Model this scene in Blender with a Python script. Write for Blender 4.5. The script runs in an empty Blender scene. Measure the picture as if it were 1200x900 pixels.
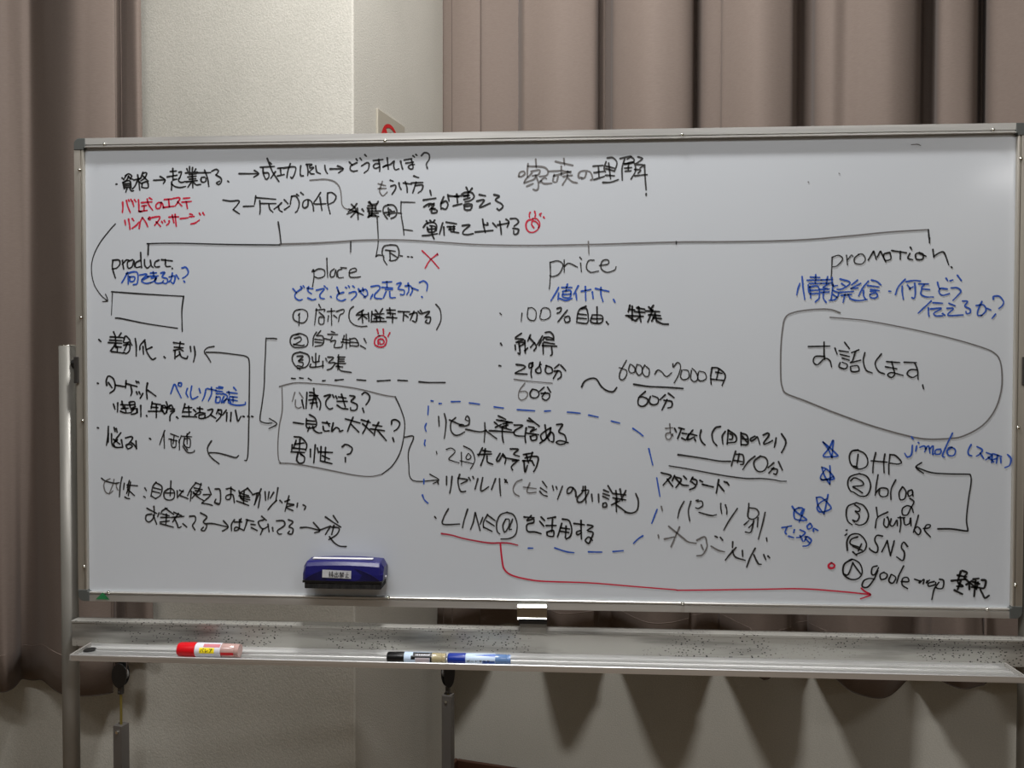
import bpy, bmesh, math, random
from mathutils import Vector, Matrix
random.seed(7)
PI = math.pi
S = bpy.context.scene
COL = S.collection

# ---------------------------------------------------------------- camera
# world: the board hangs in the plane y = 0, x runs right, z up, floor at z = 0
CZ = 1.35                                   # height of the board's middle
FPX = 930.0                                 # focal length in pixels of the 1200 wide frame
def rot(a, b, c):
    Rz = Matrix(((math.cos(c), -math.sin(c), 0), (math.sin(c), math.cos(c), 0), (0, 0, 1)))
    Ry = Matrix(((math.cos(a), 0, math.sin(a)), (0, 1, 0), (-math.sin(a), 0, math.cos(a))))
    Rx = Matrix(((1, 0, 0), (0, math.cos(b), -math.sin(b)), (0, math.sin(b), math.cos(b))))
    return Rz @ Rx @ Ry
R = rot(math.radians(3.36), math.radians(1.14), math.radians(0.06))
TV = Vector((0.043, -0.024, 1.528))
def b2w(v): return Vector((v[0], v[2], -v[1]))          # board axes (x, down, away) -> world
Rt = R.transposed()
CAM = b2w(-(Rt @ TV)) + Vector((0, 0, CZ))
RIGHT = b2w(Rt @ Vector((1, 0, 0))); UP = b2w(Rt @ Vector((0, -1, 0))); FWD = b2w(Rt @ Vector((0, 0, 1)))
cd = bpy.data.cameras.new('camera'); cam = bpy.data.objects.new('camera', cd); COL.objects.link(cam)
M = Matrix.Identity(4)
for i in range(3):
    M[i][0] = RIGHT[i]; M[i][1] = UP[i]; M[i][2] = -FWD[i]; M[i][3] = CAM[i]
cam.matrix_world = M
cd.sensor_fit = 'HORIZONTAL'; cd.sensor_width = 36; cd.lens = 36 * FPX / 1200; cd.clip_start = .02
S.camera = cam
def ray(px, py): return (FWD + RIGHT * ((px - 600) / FPX) - UP * ((py - 450) / FPX))
def at(px, py, Y=0.0):                                  # where the sight line meets the plane y = Y
    d = ray(px, py); k = (Y - CAM.y) / d.y
    return CAM + d * k

# ---------------------------------------------------------------- room axes
TH = math.radians(17)
fw = Vector((FWD.x, FWD.y, 0)).normalized(); rt = Vector((fw.y, -fw.x, 0))
ROOM_T = (rt * math.cos(TH) - fw * math.sin(TH))        # along the back wall, to the right
ROOM_P = -(rt * math.sin(TH) + fw * math.cos(TH))       # out of the back wall, towards the camera
_c = Vector((CAM.x, CAM.y, 0)) + rt * (-.185) + fw * 2.566   # inner corner
# local axes of the room: x = along wall, y = INTO the wall (-p), z up
RM = Matrix.Identity(4)
for i in range(3):
    RM[i][0] = ROOM_T[i]; RM[i][1] = -ROOM_P[i]; RM[i][3] = _c[i]
RMI = RM.inverted()
STEP = .675                                             # how far the left wall stands forward
CEIL = 3.4
def room_at(px, py, p):                                 # (t, -p, z) in room axes on the plane at depth p
    o = RMI @ CAM; d = RMI.to_3x3() @ ray(px, py)
    k = (-p - o.y) / d.y
    return o + d * k
def side_at(px, py, t=0.0):
    o = RMI @ CAM; d = RMI.to_3x3() @ ray(px, py)
    k = (t - o.x) / d.x
    return o + d * k

# ---------------------------------------------------------------- light and exposure
w = bpy.data.worlds.new('world'); S.world = w; w.use_nodes = True
w.node_tree.nodes['Background'].inputs[0].default_value = (.9, .93, 1, 1)
w.node_tree.nodes['Background'].inputs[1].default_value = 0.02
S.view_settings.view_transform = 'Standard'; S.view_settings.look = 'None'
S.view_settings.gamma = 1; S.view_settings.use_curve_mapping = False
S.view_settings.exposure = 0.04
_g = at(1188, 206); _d = _g - CAM; _m = Vector((_d.x, -_d.y, _d.z)); _q = RMI @ (_g + _m * ((CEIL - .08 - _g.z) / _m.z))
GLX, GLP = _q.x, -_q.y
LIGHTS = [  # t, p, length along wall, width, watts : ceiling fixtures
    (0.52, 1.30, .36, .12, 68),
    (0.40, 2.95, 1.2, .22, 43),
    (-1.0, 3.40, 1.2, .22, 10),
    (2.5, 3.00, 1.2, .22, 26),
    (GLX, GLP, .60, .40, 45),                            # far fixture whose reflection shows near the right edge of the board
]
for (t, p, l, wd, watts) in LIGHTS:
    ld = bpy.data.lights.new('tube_light', 'AREA'); ld.shape = 'RECTANGLE'; ld.size = l; ld.size_y = wd
    ld.energy = watts; ld.color = (1, .988, .985)
    lo = bpy.data.objects.new('tube_light', ld); COL.objects.link(lo)
    lo.matrix_world = RM @ Matrix.Translation((t, -p, CEIL - .078))
S.cycles.max_bounces = 8
S.cycles.use_denoising = True

# ---------------------------------------------------------------- helpers
def tag(o, label=None, cat=None, group=None, kind=None):
    if label: o['label'] = label
    if cat: o['category'] = cat
    if group: o['group'] = group
    if kind: o['kind'] = kind
    return o
def obj(name, bm, mats, parent=None, mw=None, smooth=False, bevel=0, label=None):
    me = bpy.data.meshes.new(name)
    bmesh.ops.recalc_face_normals(bm, faces=bm.faces[:])
    bm.to_mesh(me); bm.free()
    for m in (mats if isinstance(mats, (list, tuple)) else [mats]): me.materials.append(m)
    if smooth:
        for f in me.polygons: f.use_smooth = True
    o = bpy.data.objects.new(name, me); COL.objects.link(o)
    if parent is not None:
        o.parent = parent; o.matrix_parent_inverse = parent_world(parent).inverted()
    if mw is not None:
        o.matrix_basis = mw; WORLD[o.name] = mw
    elif parent is not None: WORLD[o.name] = Matrix.Identity(4)
    if bevel:
        b = o.modifiers.new('bevel', 'BEVEL'); b.width = bevel; b.segments = 2; b.limit_method = 'ANGLE'; b.angle_limit = .6
        if smooth is False:
            for f in me.polygons: f.use_smooth = False
    if label: o['label'] = label
    return o
WORLD = {}
def parent_world(p): return WORLD.get(p.name, Matrix.Identity(4))
def empty(name, loc, label=None, cat=None, group=None):
    o = bpy.data.objects.new(name, None); COL.objects.link(o); o.location = loc; o.empty_display_size = .05
    WORLD[o.name] = Matrix.Translation(loc)
    return tag(o, label, cat, group)
def box(bm, x0, x1, y0, y1, z0, z1, mi=0):
    v = [bm.verts.new((x, y, z)) for x in (x0, x1) for y in (y0, y1) for z in (z0, z1)]
    for f in ((0, 1, 3, 2), (4, 6, 7, 5), (0, 4, 5, 1), (2, 3, 7, 6), (0, 2, 6, 4), (1, 5, 7, 3)):
        bm.faces.new([v[i] for i in f]).material_index = mi
    return v
def hexa(bm, pts, mi=0):                                # eight corners, ordered like box
    v = [bm.verts.new(p) for p in pts]
    for f in ((0, 1, 3, 2), (4, 6, 7, 5), (0, 4, 5, 1), (2, 3, 7, 6), (0, 2, 6, 4), (1, 5, 7, 3)):
        bm.faces.new([v[i] for i in f]).material_index = mi
def tube(bm, pts, rad, n=16, caps=True, mi=0):
    pts = [Vector(p) for p in pts]
    if not isinstance(rad, (list, tuple)): rad = [rad] * len(pts)
    rings = []
    t0 = (pts[1] - pts[0]).normalized()
    a = Vector((0, 0, 1)) if abs(t0.z) < .9 else Vector((1, 0, 0))
    u = t0.cross(a).normalized()
    for i, p in enumerate(pts):
        t = ((pts[min(i + 1, len(pts) - 1)] - pts[max(i - 1, 0)])).normalized()
        u = (u - t * u.dot(t)).normalized(); v = t.cross(u)
        rings.append([bm.verts.new(p + (u * math.cos(2 * PI * k / n) + v * math.sin(2 * PI * k / n)) * rad[i]) for k in range(n)])
    for a, b in zip(rings, rings[1:]):
        for k in range(n):
            bm.faces.new((a[k], a[(k + 1) % n], b[(k + 1) % n], b[k])).material_index = mi
    if caps:
        bm.faces.new(rings[0][::-1]).material_index = mi; bm.faces.new(rings[-1]).material_index = mi
def prism(bm, outline, y0, y1, mi=0):                   # outline in (x, z), pushed from y0 to y1
    a = [bm.verts.new((x, y0, z)) for x, z in outline]; b = [bm.verts.new((x, y1, z)) for x, z in outline]
    bm.faces.new(a).material_index = mi; bm.faces.new(b[::-1]).material_index = mi
    n = len(a)
    for i in range(n): bm.faces.new((a[i], b[i], b[(i + 1) % n], a[(i + 1) % n])).material_index = mi
def sweep_x(bm, prof, x0, x1, mi=0, x0b=None, x1b=None):   # closed profile in (y, z) run along x
    a = [bm.verts.new((x0, y, z)) for y, z in prof]; b = [bm.verts.new((x1, y, z)) for y, z in prof]
    bm.faces.new(a).material_index = mi; bm.faces.new(b[::-1]).material_index = mi
    n = len(a)
    for i in range(n): bm.faces.new((a[i], b[i], b[(i + 1) % n], a[(i + 1) % n])).material_index = mi
def catmull(pts, n):
    out = []
    P = [2 * pts[0] - pts[1]] + list(pts) + [2 * pts[-1] - pts[-2]]
    for i in range(1, len(P) - 2):
        p0, p1, p2, p3 = P[i - 1:i + 3]
        for k in range(n):
            t = k / n
            out.append(.5 * ((2 * p1) + (p2 - p0) * t + (2 * p0 - 5 * p1 + 4 * p2 - p3) * t * t + (3 * p1 - p0 - 3 * p2 + p3) * t ** 3))
    out.append(pts[-1].copy())
    return out
def s2l(c):
    return tuple((v / 12.92 if v <= .04045 else ((v + .055) / 1.055) ** 2.4) for v in c)
class N:
    def __init__(s, name):
        s.m = bpy.data.materials.new(name); s.m.use_nodes = True; s.t = s.m.node_tree
        s.b = s.t.nodes['Principled BSDF']
    def n(s, typ, **kw):
        x = s.t.nodes.new(typ)
        for k, v in kw.items():
            if k.startswith('i_'):
                key = k[2:]
                x.inputs[int(key) if key.isdigit() else key.replace('_', ' ')].default_value = v
            else: setattr(x, k, v)
        return x
    def l(s, a, b): s.t.links.new(a, b)
def mat(name, rgb, rough=.5, metal=0.0, spec=.5, **kw):
    q = N(name); q.b.inputs['Base Color'].default_value = (*s2l(rgb), 1)
    q.b.inputs['Roughness'].default_value = rough; q.b.inputs['Metallic'].default_value = metal
    q.b.inputs['Specular IOR Level'].default_value = spec
    for k, v in kw.items(): q.b.inputs[k.replace('_', ' ')].default_value = v
    return q.m
def noisy(name, rgb, rgb2, scale=(8, 8, 8), rough=.6, metal=0.0, nscale=1.0, bump=0.0, bscale=300, bdist=.001, detail=4, lo=.35, hi=.65, rvar=0.0, spec=.5):
    q = N(name)
    tc = q.n('ShaderNodeTexCoord'); mp = q.n('ShaderNodeMapping'); mp.inputs['Scale'].default_value = scale
    q.l(tc.outputs['Object'], mp.inputs[0])
    no = q.n('ShaderNodeTexNoise', i_Scale=nscale, i_Detail=detail); q.l(mp.outputs[0], no.inputs['Vector'])
    cr = q.n('ShaderNodeMapRange', i_From_Min=lo, i_From_Max=hi); q.l(no.outputs[0], cr.inputs[0])
    mx = q.n('ShaderNodeMix', data_type='RGBA'); mx.inputs[6].default_value = (*s2l(rgb), 1); mx.inputs[7].default_value = (*s2l(rgb2), 1)
    q.l(cr.outputs[0], mx.inputs[0]); q.l(mx.outputs[2], q.b.inputs['Base Color'])
    q.b.inputs['Roughness'].default_value = rough; q.b.inputs['Metallic'].default_value = metal
    q.b.inputs['Specular IOR Level'].default_value = spec
    if rvar:
        rr = q.n('ShaderNodeMapRange', i_From_Min=lo, i_From_Max=hi, i_To_Min=rough, i_To_Max=rough + rvar)
        q.l(no.outputs[0], rr.inputs[0]); q.l(rr.outputs[0], q.b.inputs['Roughness'])
    if bump:
        n2 = q.n('ShaderNodeTexNoise', i_Scale=bscale, i_Detail=3); q.l(tc.outputs['Object'], n2.inputs['Vector'])
        bp = q.n('ShaderNodeBump', i_Strength=bump, i_Distance=bdist); q.l(n2.outputs[0], bp.inputs['Height']); q.l(bp.outputs[0], q.b.inputs['Normal'])
    return q.m

# marker strokes traced from the board: '@ colour width x0 y0 scale | what it is', then one stroke per line
STROKES = '''
@ black 1.9 130 190 8 | heading line about qualification and starting a business
50,206 58,207
105,148 122,165
145,120 128,150
135,128 165,110 195,130 180,160
165,130 150,165 125,185
165,135 185,155 205,160
112,190 125,250
112,190 175,175 190,240
125,205 180,198
128,220 183,215
130,238 186,232
150,245 140,280
178,245 190,268 212,268
215,168 285,150
250,120 262,190 270,262
250,170 225,225 200,250
265,185 290,205
300,95 285,135 270,160
298,105 325,98 335,110 315,150 280,175
300,130 330,160 350,178
295,195 288,238
295,195 340,185 350,235 320,242 292,235
400,170 505,166
462,135 508,165 492,200
580,60 584,130
555,88 615,82
528,138 620,122
580,130 582,170
585,165 620,158
570,185 568,262
570,205 600,228 650,238 700,228
638,95 662,92 648,140 638,155
640,150 635,175 660,190 700,180
737,42 738,95
765,50 762,92
712,62 722,88
795,65 780,92
700,102 810,92
735,115 800,108
720,140 800,130
735,160 795,155
705,185 810,172
762,110 768,242
755,185 722,235
775,190 800,212 842,208
810,100 935,98
878,75 905,150 918,228
880,140 850,145 845,175 862,188 888,180 890,150
945,85 985,68 1008,85 985,120
985,120 1030,150 1035,185 1010,210 990,195 1020,178
1095,178 1105,185
@ red 1.9 130 190 8 | red note on a beauty treatment style, upper line
110,375 112,430 108,470
145,360 160,420 182,472
165,352 172,368
188,350 192,364
200,365 215,415
220,352 235,372
258,352 262,410 262,460
262,462 285,462
285,380 385,372
290,412 335,405
312,412 310,455
275,462 340,452
340,345 355,400 392,450
360,335 385,350
470,378 462,425 430,435 422,405 445,380 480,385 495,430
500,350 575,345
540,348 548,420
490,425 590,412
585,340 645,335 625,380 600,412
625,372 665,410
680,340 740,335
665,375 755,368
705,372 718,435
@ red 1.9 130 190 8 | red note on lymph massage, lower line
130,545 138,590
165,535 175,590 178,630
200,530 215,550
200,620 240,590 262,560
265,620 275,560 295,520
295,520 325,560 345,605
352,530 362,515 372,530 362,540 352,530
385,520 455,510 450,540 410,592
425,560 465,602
475,555 485,570
500,548 508,562
545,550 545,570 522,592
545,515 635,512
575,495 590,570
602,490 612,600
652,530 722,522
740,485 765,492
735,512 780,508
750,580 790,570 830,542
828,478 840,495
862,475 875,495
@ black 1.9 250 170 8 | words to succeed, after an arrow
242,268 420,268
385,238 425,268 380,300
440,208 572,200
465,210 470,270 490,320
470,262 515,262 520,300 500,322
505,125 530,190 560,260 615,342
530,165 545,178
582,250 540,310
605,218 650,212
628,215 635,275
600,290 665,275
655,215 765,205 765,260 740,310 725,300
722,175 700,240 690,305
820,195 815,240 820,285 845,288
878,185 888,240 885,285
870,182 925,182 900,200
905,215 940,210 910,240
900,250 915,268 945,270
960,195 970,250 1005,268
1045,190 1050,230 1070,268
1095,222 1205,222
@ black 1.8 250 170 8 | heading marketing and its four parts
90,515 160,525 240,522 225,560 185,605
185,605 245,645
282,575 380,572
398,475 392,520 385,555
395,492 585,508
435,520 440,600 435,648
440,548 585,548
520,550 530,600 560,630
640,540 610,570 570,600
608,570 620,610 645,625
665,512 700,550
668,605 715,572
735,480 725,530 722,555
735,480 775,480 805,540 790,610 770,632
780,460 800,475
820,445 845,465
890,515 885,570 855,590 838,570 845,530 880,510 915,525 935,570 940,618
1005,445 970,500 945,550 1055,550
1000,490 1010,560 1018,612
1070,450 1072,540 1095,645
1070,450 1110,445 1150,480 1130,530 1080,555
@ black 1.9 370 170 8 | question what should one do
135,225 255,222
205,195 258,222 215,260
315,160 345,190
385,165 330,195 325,230 350,245 390,240
380,130 390,145
415,122 430,140
460,90 475,105
430,195 480,165 500,180 490,230 455,260
540,145 630,135
590,135 600,200 600,245
595,175 560,175 540,200 560,218 598,205
670,120 680,225
632,205 665,185
640,200 700,180 735,150 730,190 745,230 780,222
795,150 805,190 815,225
830,140 900,128
845,170 915,160
895,130 905,170 912,215 890,225 868,205 890,185 925,182
912,100 925,112
938,88 950,98
990,100 1020,72 1060,85 1065,130 1040,170 1038,190
1042,205 1048,220
@ gray 1.6 370 170 8 | first character of the word way to earn, faded
625,340 605,400 600,440 630,475 670,440
585,362 655,380
585,408 660,405
@ black 1.9 370 170 8 | way to earn
700,330 725,338
705,385 745,375 748,410 715,462
780,355 785,385 800,415
820,355 850,360 900,365
840,345 855,395 858,445
895,355 1005,350
920,290 965,305
940,350 925,400 910,448
935,380 1000,375 995,420 960,448
@ gray 1.5 370 170 8 | curved line from the question to the income word
-55,330 0,325 100,322 180,345 225,400 240,480 245,550 270,590 320,605
@ dark 2.0 400 225 8 | word income, heavily written
95,115 140,170 110,185 55,205
145,108 115,150 65,185
70,160 205,215
150,150 155,200 158,258
140,180 90,235
195,160 210,180
255,95 285,115 335,110
345,90 330,120
265,90 280,115
250,130 325,128
245,150 260,190 255,235
320,135 325,180
255,155 320,152
250,180 370,178
265,200 345,198
290,130 285,225
265,222 350,228
250,235 300,210 340,235
@ dark 1.9 400 225 8 | circled word up
440,120 400,140 392,185 412,225 432,252
440,120 490,125 520,170 510,225 465,248
440,150 450,225
405,195 500,180
455,165 470,180
430,215 470,200 510,195
@ dark 1.5 400 225 8 | bracket to the two ways of earning
520,195 565,200
560,90 560,200 580,330 588,405
565,95 690,97
585,352 668,362
@ dark 1.5 400 225 8 | line down to circled word down
335,225 342,350 345,480 325,605
325,605 350,590 400,600
395,600 400,640 428,682
@ dark 1.7 400 225 8 | circled word down with dots
460,495 400,510 382,570 400,615
460,495 520,505 542,570 520,630 470,645 450,640
415,545 505,555
455,555 458,635
465,575 520,610
555,598 572,600
620,605 635,607
655,608 668,612
@ red 1.6 400 225 8 | red cross mark
758,550 850,640 915,715
898,585 830,640 785,715
900,578 905,590
@ black 2.1 490 215 8 | more customers
112,65 122,110
50,155 165,138
55,218 105,190 150,200 110,245
110,195 100,215
125,205 150,185
125,235 160,235
125,245 130,275 170,272 175,250 135,240
240,125 215,190 215,240
215,185 260,165 280,200 260,240 225,232
278,105 290,165
290,115 380,125
362,100 370,180
330,210 410,190
340,120 455,112
410,100 440,85 500,85 525,125 490,160 440,172
450,35 465,65
505,45 480,80
470,75 465,130
430,120 480,110
430,150 485,135
430,200 470,190 505,200 490,245 440,245 430,210
440,215 490,210
575,105 630,115
552,165 620,155 575,225 675,185
712,105 760,120 725,155 780,190 795,220 760,250 740,235
@ black 2.0 490 215 8 | raise the unit price
110,345 125,360
155,345 140,362
78,352 90,380
50,410 80,375 140,365 172,390 170,440
85,410 100,455 155,450 160,405 110,395
90,430 155,425
40,490 100,485 180,470
125,400 130,470 150,520
230,370 200,475
240,410 245,485
262,362 360,378
275,405 345,405
300,405 300,440
335,400 335,450
290,430 345,425
310,450 380,462
415,395 485,390 430,440 420,470 455,480 515,470
605,335 615,400 630,460
615,385 645,390
535,455 700,440
650,370 655,390
700,370 735,410
765,355 775,420 780,478
745,390 850,370
825,335 850,360 835,410
865,330 920,330 940,365 900,400
890,420 940,430 930,470 900,475 895,440
@ red 1.7 490 215 8 | red swirl mark with rays beside raise the unit price
1075,335 1025,350 1010,400 1035,450 1085,455 1130,420 1140,370 1110,330 1075,328
1085,415 1065,385 1070,355 1100,355 1130,390 1125,420
1050,270 1042,290 1045,318
1092,262 1100,290 1095,312
1155,280 1140,290 1150,305
1175,312 1185,325
@ gray 1.9 600 170 6.667 | heading on understanding family, below the top frame
52,245 60,215 90,205 100,225 75,245 55,245
125,145 120,200 120,250
125,165 240,170 280,200 270,235 215,245
185,110 190,175
150,205 215,195 205,230 160,240
155,220 110,265 95,290
95,295 165,270 185,250
115,322 165,300
185,235 205,290 205,335 190,352 165,345
215,290 250,255 270,262
225,280 250,300 310,298
290,205 380,200
340,128 475,158
405,105 410,155
385,165 385,235
330,230 320,280 340,290
325,240 400,220 460,205
360,245 350,285
395,200 460,215
400,245 470,235
435,205 430,250 395,310
435,255 470,285 510,295
545,255 520,250 525,215 560,200 610,210 630,260 615,272
580,215 570,250 545,262
@ dark 1.9 600 170 6.667 | heading on understanding family, second half
635,165 710,158
640,215 720,205
675,165 680,250
640,270 720,245
735,130 720,180 730,210
745,100 790,100 820,140 800,205
755,140 770,265
735,165 800,180
735,185 790,200
730,235 800,240
710,292 770,290 830,270
845,105 930,88 900,110
930,92 955,115 935,140 870,145
880,110 860,180 862,275
880,150 950,135 965,200 930,265
880,180 935,175
885,205 930,200
910,140 910,195
985,92 1020,105 990,130 970,150 1025,155 1000,180
960,190 1005,195 985,220
960,240 1055,230
1035,155 1040,250 1048,350
1048,378 1048,396
@ dark 1.3 100 245 6.667 | long arc arrow from the red note to the empty box
235,115 190,165 110,270 60,380 48,480 70,590 120,670 170,715
158,665 175,715 135,722
@ black 1.8 100 245 6.667 | word product
215,400 212,460 235,540
212,400 262,398 270,430 245,460 210,468
290,400 295,440 300,470
290,430 320,398 345,402
370,395 330,415 335,460 365,450 380,400 385,450
432,338 435,400 440,460
430,400 395,420 395,455 430,450
462,395 465,440 485,460 510,440
508,400 515,440 530,455
575,398 545,415 545,450 580,450
595,395 680,405
625,395 630,445 665,448
678,460 680,468
@ blue 1.9 100 245 6.667 | blue question what to sell
330,495 300,550 285,575
320,505 380,490 410,505 405,580 375,590
345,530 385,530 380,560 350,565 348,530
335,520 335,585
425,515 480,510 440,550
490,530 440,560 470,580 510,575
510,500 555,498
530,490 535,525
485,525 570,522
515,540 550,535 540,560 510,575
555,535 545,570 570,580 600,575
590,500 620,495 600,530 640,545 635,580 605,575 610,560
655,530 700,525 690,580 670,570
680,500 670,550 650,570
710,515 730,545
755,460 785,455 805,490 790,520 760,540
770,562 778,572
@ black 1.6 100 340 6.667 | empty hand drawn box under product
205,12 450,30 770,48
768,48 755,150 755,240 758,322
235,218 280,222 480,262 720,298
@ dark 1.1 100 340 6.667 | thin left side of the empty box
212,18 208,100 204,195
@ black 1.9 100 340 6.667 | differentiation and selling point
105,385 122,402
220,325 235,360
280,335 260,365
195,365 290,370
235,360 240,450
190,390 285,395
180,410 285,415
235,415 215,450 195,475
230,440 280,445
250,445 250,485
205,480 300,492
300,375 320,360 350,400 300,410 305,380
300,430 345,425 345,470 320,495 300,485
330,415 305,470
350,410 365,430
390,378 398,440 398,515
465,390 430,430 425,465
450,440 455,500
520,445 475,465
465,400 480,480 520,540 550,530
615,520 625,530
690,410 770,420
742,405 735,450
695,445 765,450
690,470 740,462 765,475
700,470 700,535
735,480 750,520 790,535 800,515
740,500 710,520
820,440 825,480
850,440 858,500 845,560
@ dark 1.6 100 340 6.667 | arrow pointing to selling point, with its long bracket
1005,440 955,450 930,480 955,520 980,562
945,485 1050,488 1190,505 1260,520 1280,560 1282,700 1278,1000 1272,1250 1262,1325 1245,1330
@ black 2.0 105 430 8.183 | word target
75,155 85,158
165,175 160,130 180,88 225,110 245,170 235,220 195,250
180,150 215,200
250,175 345,190
350,130 345,200
350,160 455,188
395,180 405,240 395,275
445,135 455,155
465,140 475,155
450,240 458,262
475,240 485,262
510,255 485,300
555,155 545,220 552,305
550,220 590,245 635,280
@ black 1.9 105 430 8.183 | line on gender and age
228,355 245,405
270,345 268,430
310,330 325,400
300,360 370,365
335,375 350,430
305,400 370,395
295,425 340,440 385,440
380,340 395,395 440,380
390,335 430,335 435,375
385,365 435,360
400,410 445,400 450,440 400,455
425,400 395,440
455,400 460,440
490,370 492,475
545,465 550,475
600,335 590,400
600,350 680,360
590,385 655,390
565,425 680,425
640,360 640,485
690,375 720,370 735,400
690,400 720,450 740,420
700,390 745,395
695,370 685,410 700,430
735,335 745,370 740,440
770,370 740,390
755,400 780,365 805,400
770,400 815,405
780,425 815,420 775,460 770,515
835,480 848,492
@ black 1.9 190 430 6.921 | word lifestyle
185,300 165,370
180,330 240,330
175,365 235,365
215,320 220,400
165,400 280,405
255,345 275,365
285,335 330,340
305,325 305,375
265,390 300,370 350,375
300,390 345,385 340,415 300,415 300,390
370,350 410,345 390,390 350,415
395,390 435,415
455,345 440,380
450,355 480,350 475,400 440,440
460,375 480,390
520,350 490,390
525,370 522,440
560,370 555,440
595,350 605,400 615,440 640,400
655,400 668,404
695,400 708,404
725,400 738,404
@ blue 1.8 190 430 6.921 | blue note on setting a persona
70,215 100,140 125,190 155,250
135,130 155,130 155,155 130,150 135,130
205,175 195,210 210,245
240,155 230,220 245,260 290,240
300,175 310,210
355,180 345,230 325,275
365,175 440,190
400,165 400,220 375,275
440,170 490,175
460,160 495,165
435,195 490,200
440,215 490,220
440,240 435,285 465,285 470,245 440,245
495,215 530,240 500,290
500,240 480,290 520,260
540,200 545,225
525,205 610,215
580,165 600,190
550,240 610,245
575,245 575,285
550,265 610,275
545,250 540,290 600,310 670,305 675,285
530,260 560,290
@ black 1.9 105 430 8.183 | worries, under target
75,582 88,586
180,570 178,650 180,720
180,640 162,750
210,640 215,740 250,770 310,770
235,580 245,620
255,590 265,625
300,630 255,690 245,720
230,695 290,740
265,700 230,730 240,760
305,700 318,770
345,680 400,668 410,690 370,740
350,750 380,740 410,760 370,785 350,760
390,720 420,740 450,780
445,710 450,785
575,685 588,695
@ dark 1.5 105 430 8.183 | word value beside worries
720,610 690,690 672,745
712,640 718,780
775,640 855,670
760,690 840,710
780,690 790,765 825,765 830,700
810,665 800,740
880,660 855,720
860,700 862,795
960,625 925,665
890,665 980,670
910,680 905,750 960,770 962,690 910,690
935,640 935,740
895,760 940,820 1000,815 1005,800
905,740 940,800
@ dark 1.7 190 430 6.921 | small arrow pointing to value
400,600 370,650 375,700 410,745 462,785
385,695 450,698 520,715 595,735 620,718
@ gray 1.4 105 545 7.5 | word woman, faded
180,120 140,140 125,180 140,235 175,250 205,225
215,125 205,170 175,245
240,155 235,190 250,220
@ dark 1.7 105 545 7.5 | women may spend money freely, upper line
105,115 140,140 220,160 260,155
285,105 270,180 262,280
305,160 298,215
350,135 330,200
330,175 420,182
345,190 325,250
360,150 340,270
335,215 395,268
310,280 330,292 352,295
485,200 500,225
475,275 490,285
585,150 555,190 540,270
585,155 635,190 625,260 580,295
565,200 625,215
555,230 615,245
540,270 580,295
715,140 708,270
690,210 655,240 660,290 700,308 740,290 745,235 715,205 690,212
665,245 745,245
770,225 772,290
790,220 825,235
800,270 865,295
780,275 825,220
935,155 890,210 860,270
895,230 885,315
930,155 985,175
980,160 960,220 900,290
920,200 990,215
930,225 975,230 960,260 910,250
910,235 950,280 1000,310
1045,195 1070,260
1000,260 1060,265 985,335
990,335 1050,345 1080,355
1105,210 1145,215 1150,290 1140,345 1100,330 1110,300
@ dark 1.8 250 545 7.5 | end of the upper line on women and money
20,210 58,220 60,330 10,330
115,210 150,205 190,225
155,195 150,290 115,300 115,270 170,260 185,330
300,205 240,240
300,200 340,250
230,245 310,270
225,270 320,285
270,230 265,340
240,290 320,305
205,315 260,335 310,355
225,225 250,300 300,320
420,210 360,350
345,260 410,250 395,375
385,250 365,340
455,235 460,310
490,235 480,300
530,240 500,290
568,200 550,310
585,310 605,330
555,310 515,350 480,392
630,320 670,305
665,270 650,330 630,405
660,340 710,350 640,370 700,400
740,335 735,370
790,350 812,365 800,390
@ dark 1.8 105 545 7.5 | having money leads to working, lower line
505,380 590,425
565,362 570,430
545,430 500,440 495,480 520,500 550,480 570,440
560,440 590,520
610,420 598,455
680,380 640,400 625,430
665,378 740,435
640,430 700,445
625,460 710,460
675,430 670,520
620,500 700,490
620,515 735,545
740,415 810,445
720,460 830,450
780,425 730,500
745,465 770,520 780,550 805,540
820,515 855,545
880,450 925,450 930,490 905,530 925,568
975,420 1030,455 1000,500 1030,530 1010,575 980,570 1000,545
@ dark 1.8 250 545 7.5 | end of the lower line, to evening
-75,515 0,515 130,545
90,490 130,545 80,580
185,480 160,520 160,578
185,500 250,500
230,480 225,560 185,575 200,545 260,570
245,470 235,500
300,480 285,530 268,575
290,480 355,495
330,520 370,525
335,550 385,575
425,450 465,485
445,480 395,500 430,560 480,540
435,560 415,610
480,520 490,585
520,550 525,580
555,490 615,490 625,530 565,575 575,605 600,605
660,480 700,500 665,540 700,560 690,605 655,600 670,580
765,550 830,548 935,575
880,505 935,575 890,595
940,570 1030,535
985,455 1050,500 1120,545
1055,445 1095,505
1025,545 985,610
1060,530 1040,610
1040,545 1105,555 1085,610 1015,655
1020,630 1060,680 1110,712 1168,716
@ dark 1.5 330 290 6 | word place
215,170 225,155 228,200 218,275
225,170 260,150 300,160 300,200 260,215 232,205
318,75 320,140 325,210
370,150 345,170 345,205 370,200 380,155 388,205
425,150 395,165 400,210 435,210
455,145 415,140 
478,180 525,165 515,145 480,160 480,205 520,210 555,205
@ blue 1.8 330 290 6 | blue question where and how to sell
80,290 105,320
140,290 100,320 95,350 120,370 145,365
135,275 145,285
152,270 160,280
180,285 220,290
190,275 185,305 210,325
185,355 215,368 240,362
245,300 300,290 270,330 275,355 300,360
300,270 310,280
318,285 324,295
345,345 350,350
390,280 405,320
435,315 395,330 390,360 420,375 450,365
405,325 395,300
450,280 458,285
470,270 478,280
500,270 512,280
475,320 515,310 525,335 490,370
540,290 560,320 590,350
545,310 590,295 605,330 580,350
570,285 575,310
640,330 625,360
630,275 680,268 690,290 655,330 660,355 705,360
710,245 775,240
740,240 742,280
705,280 780,285
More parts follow.
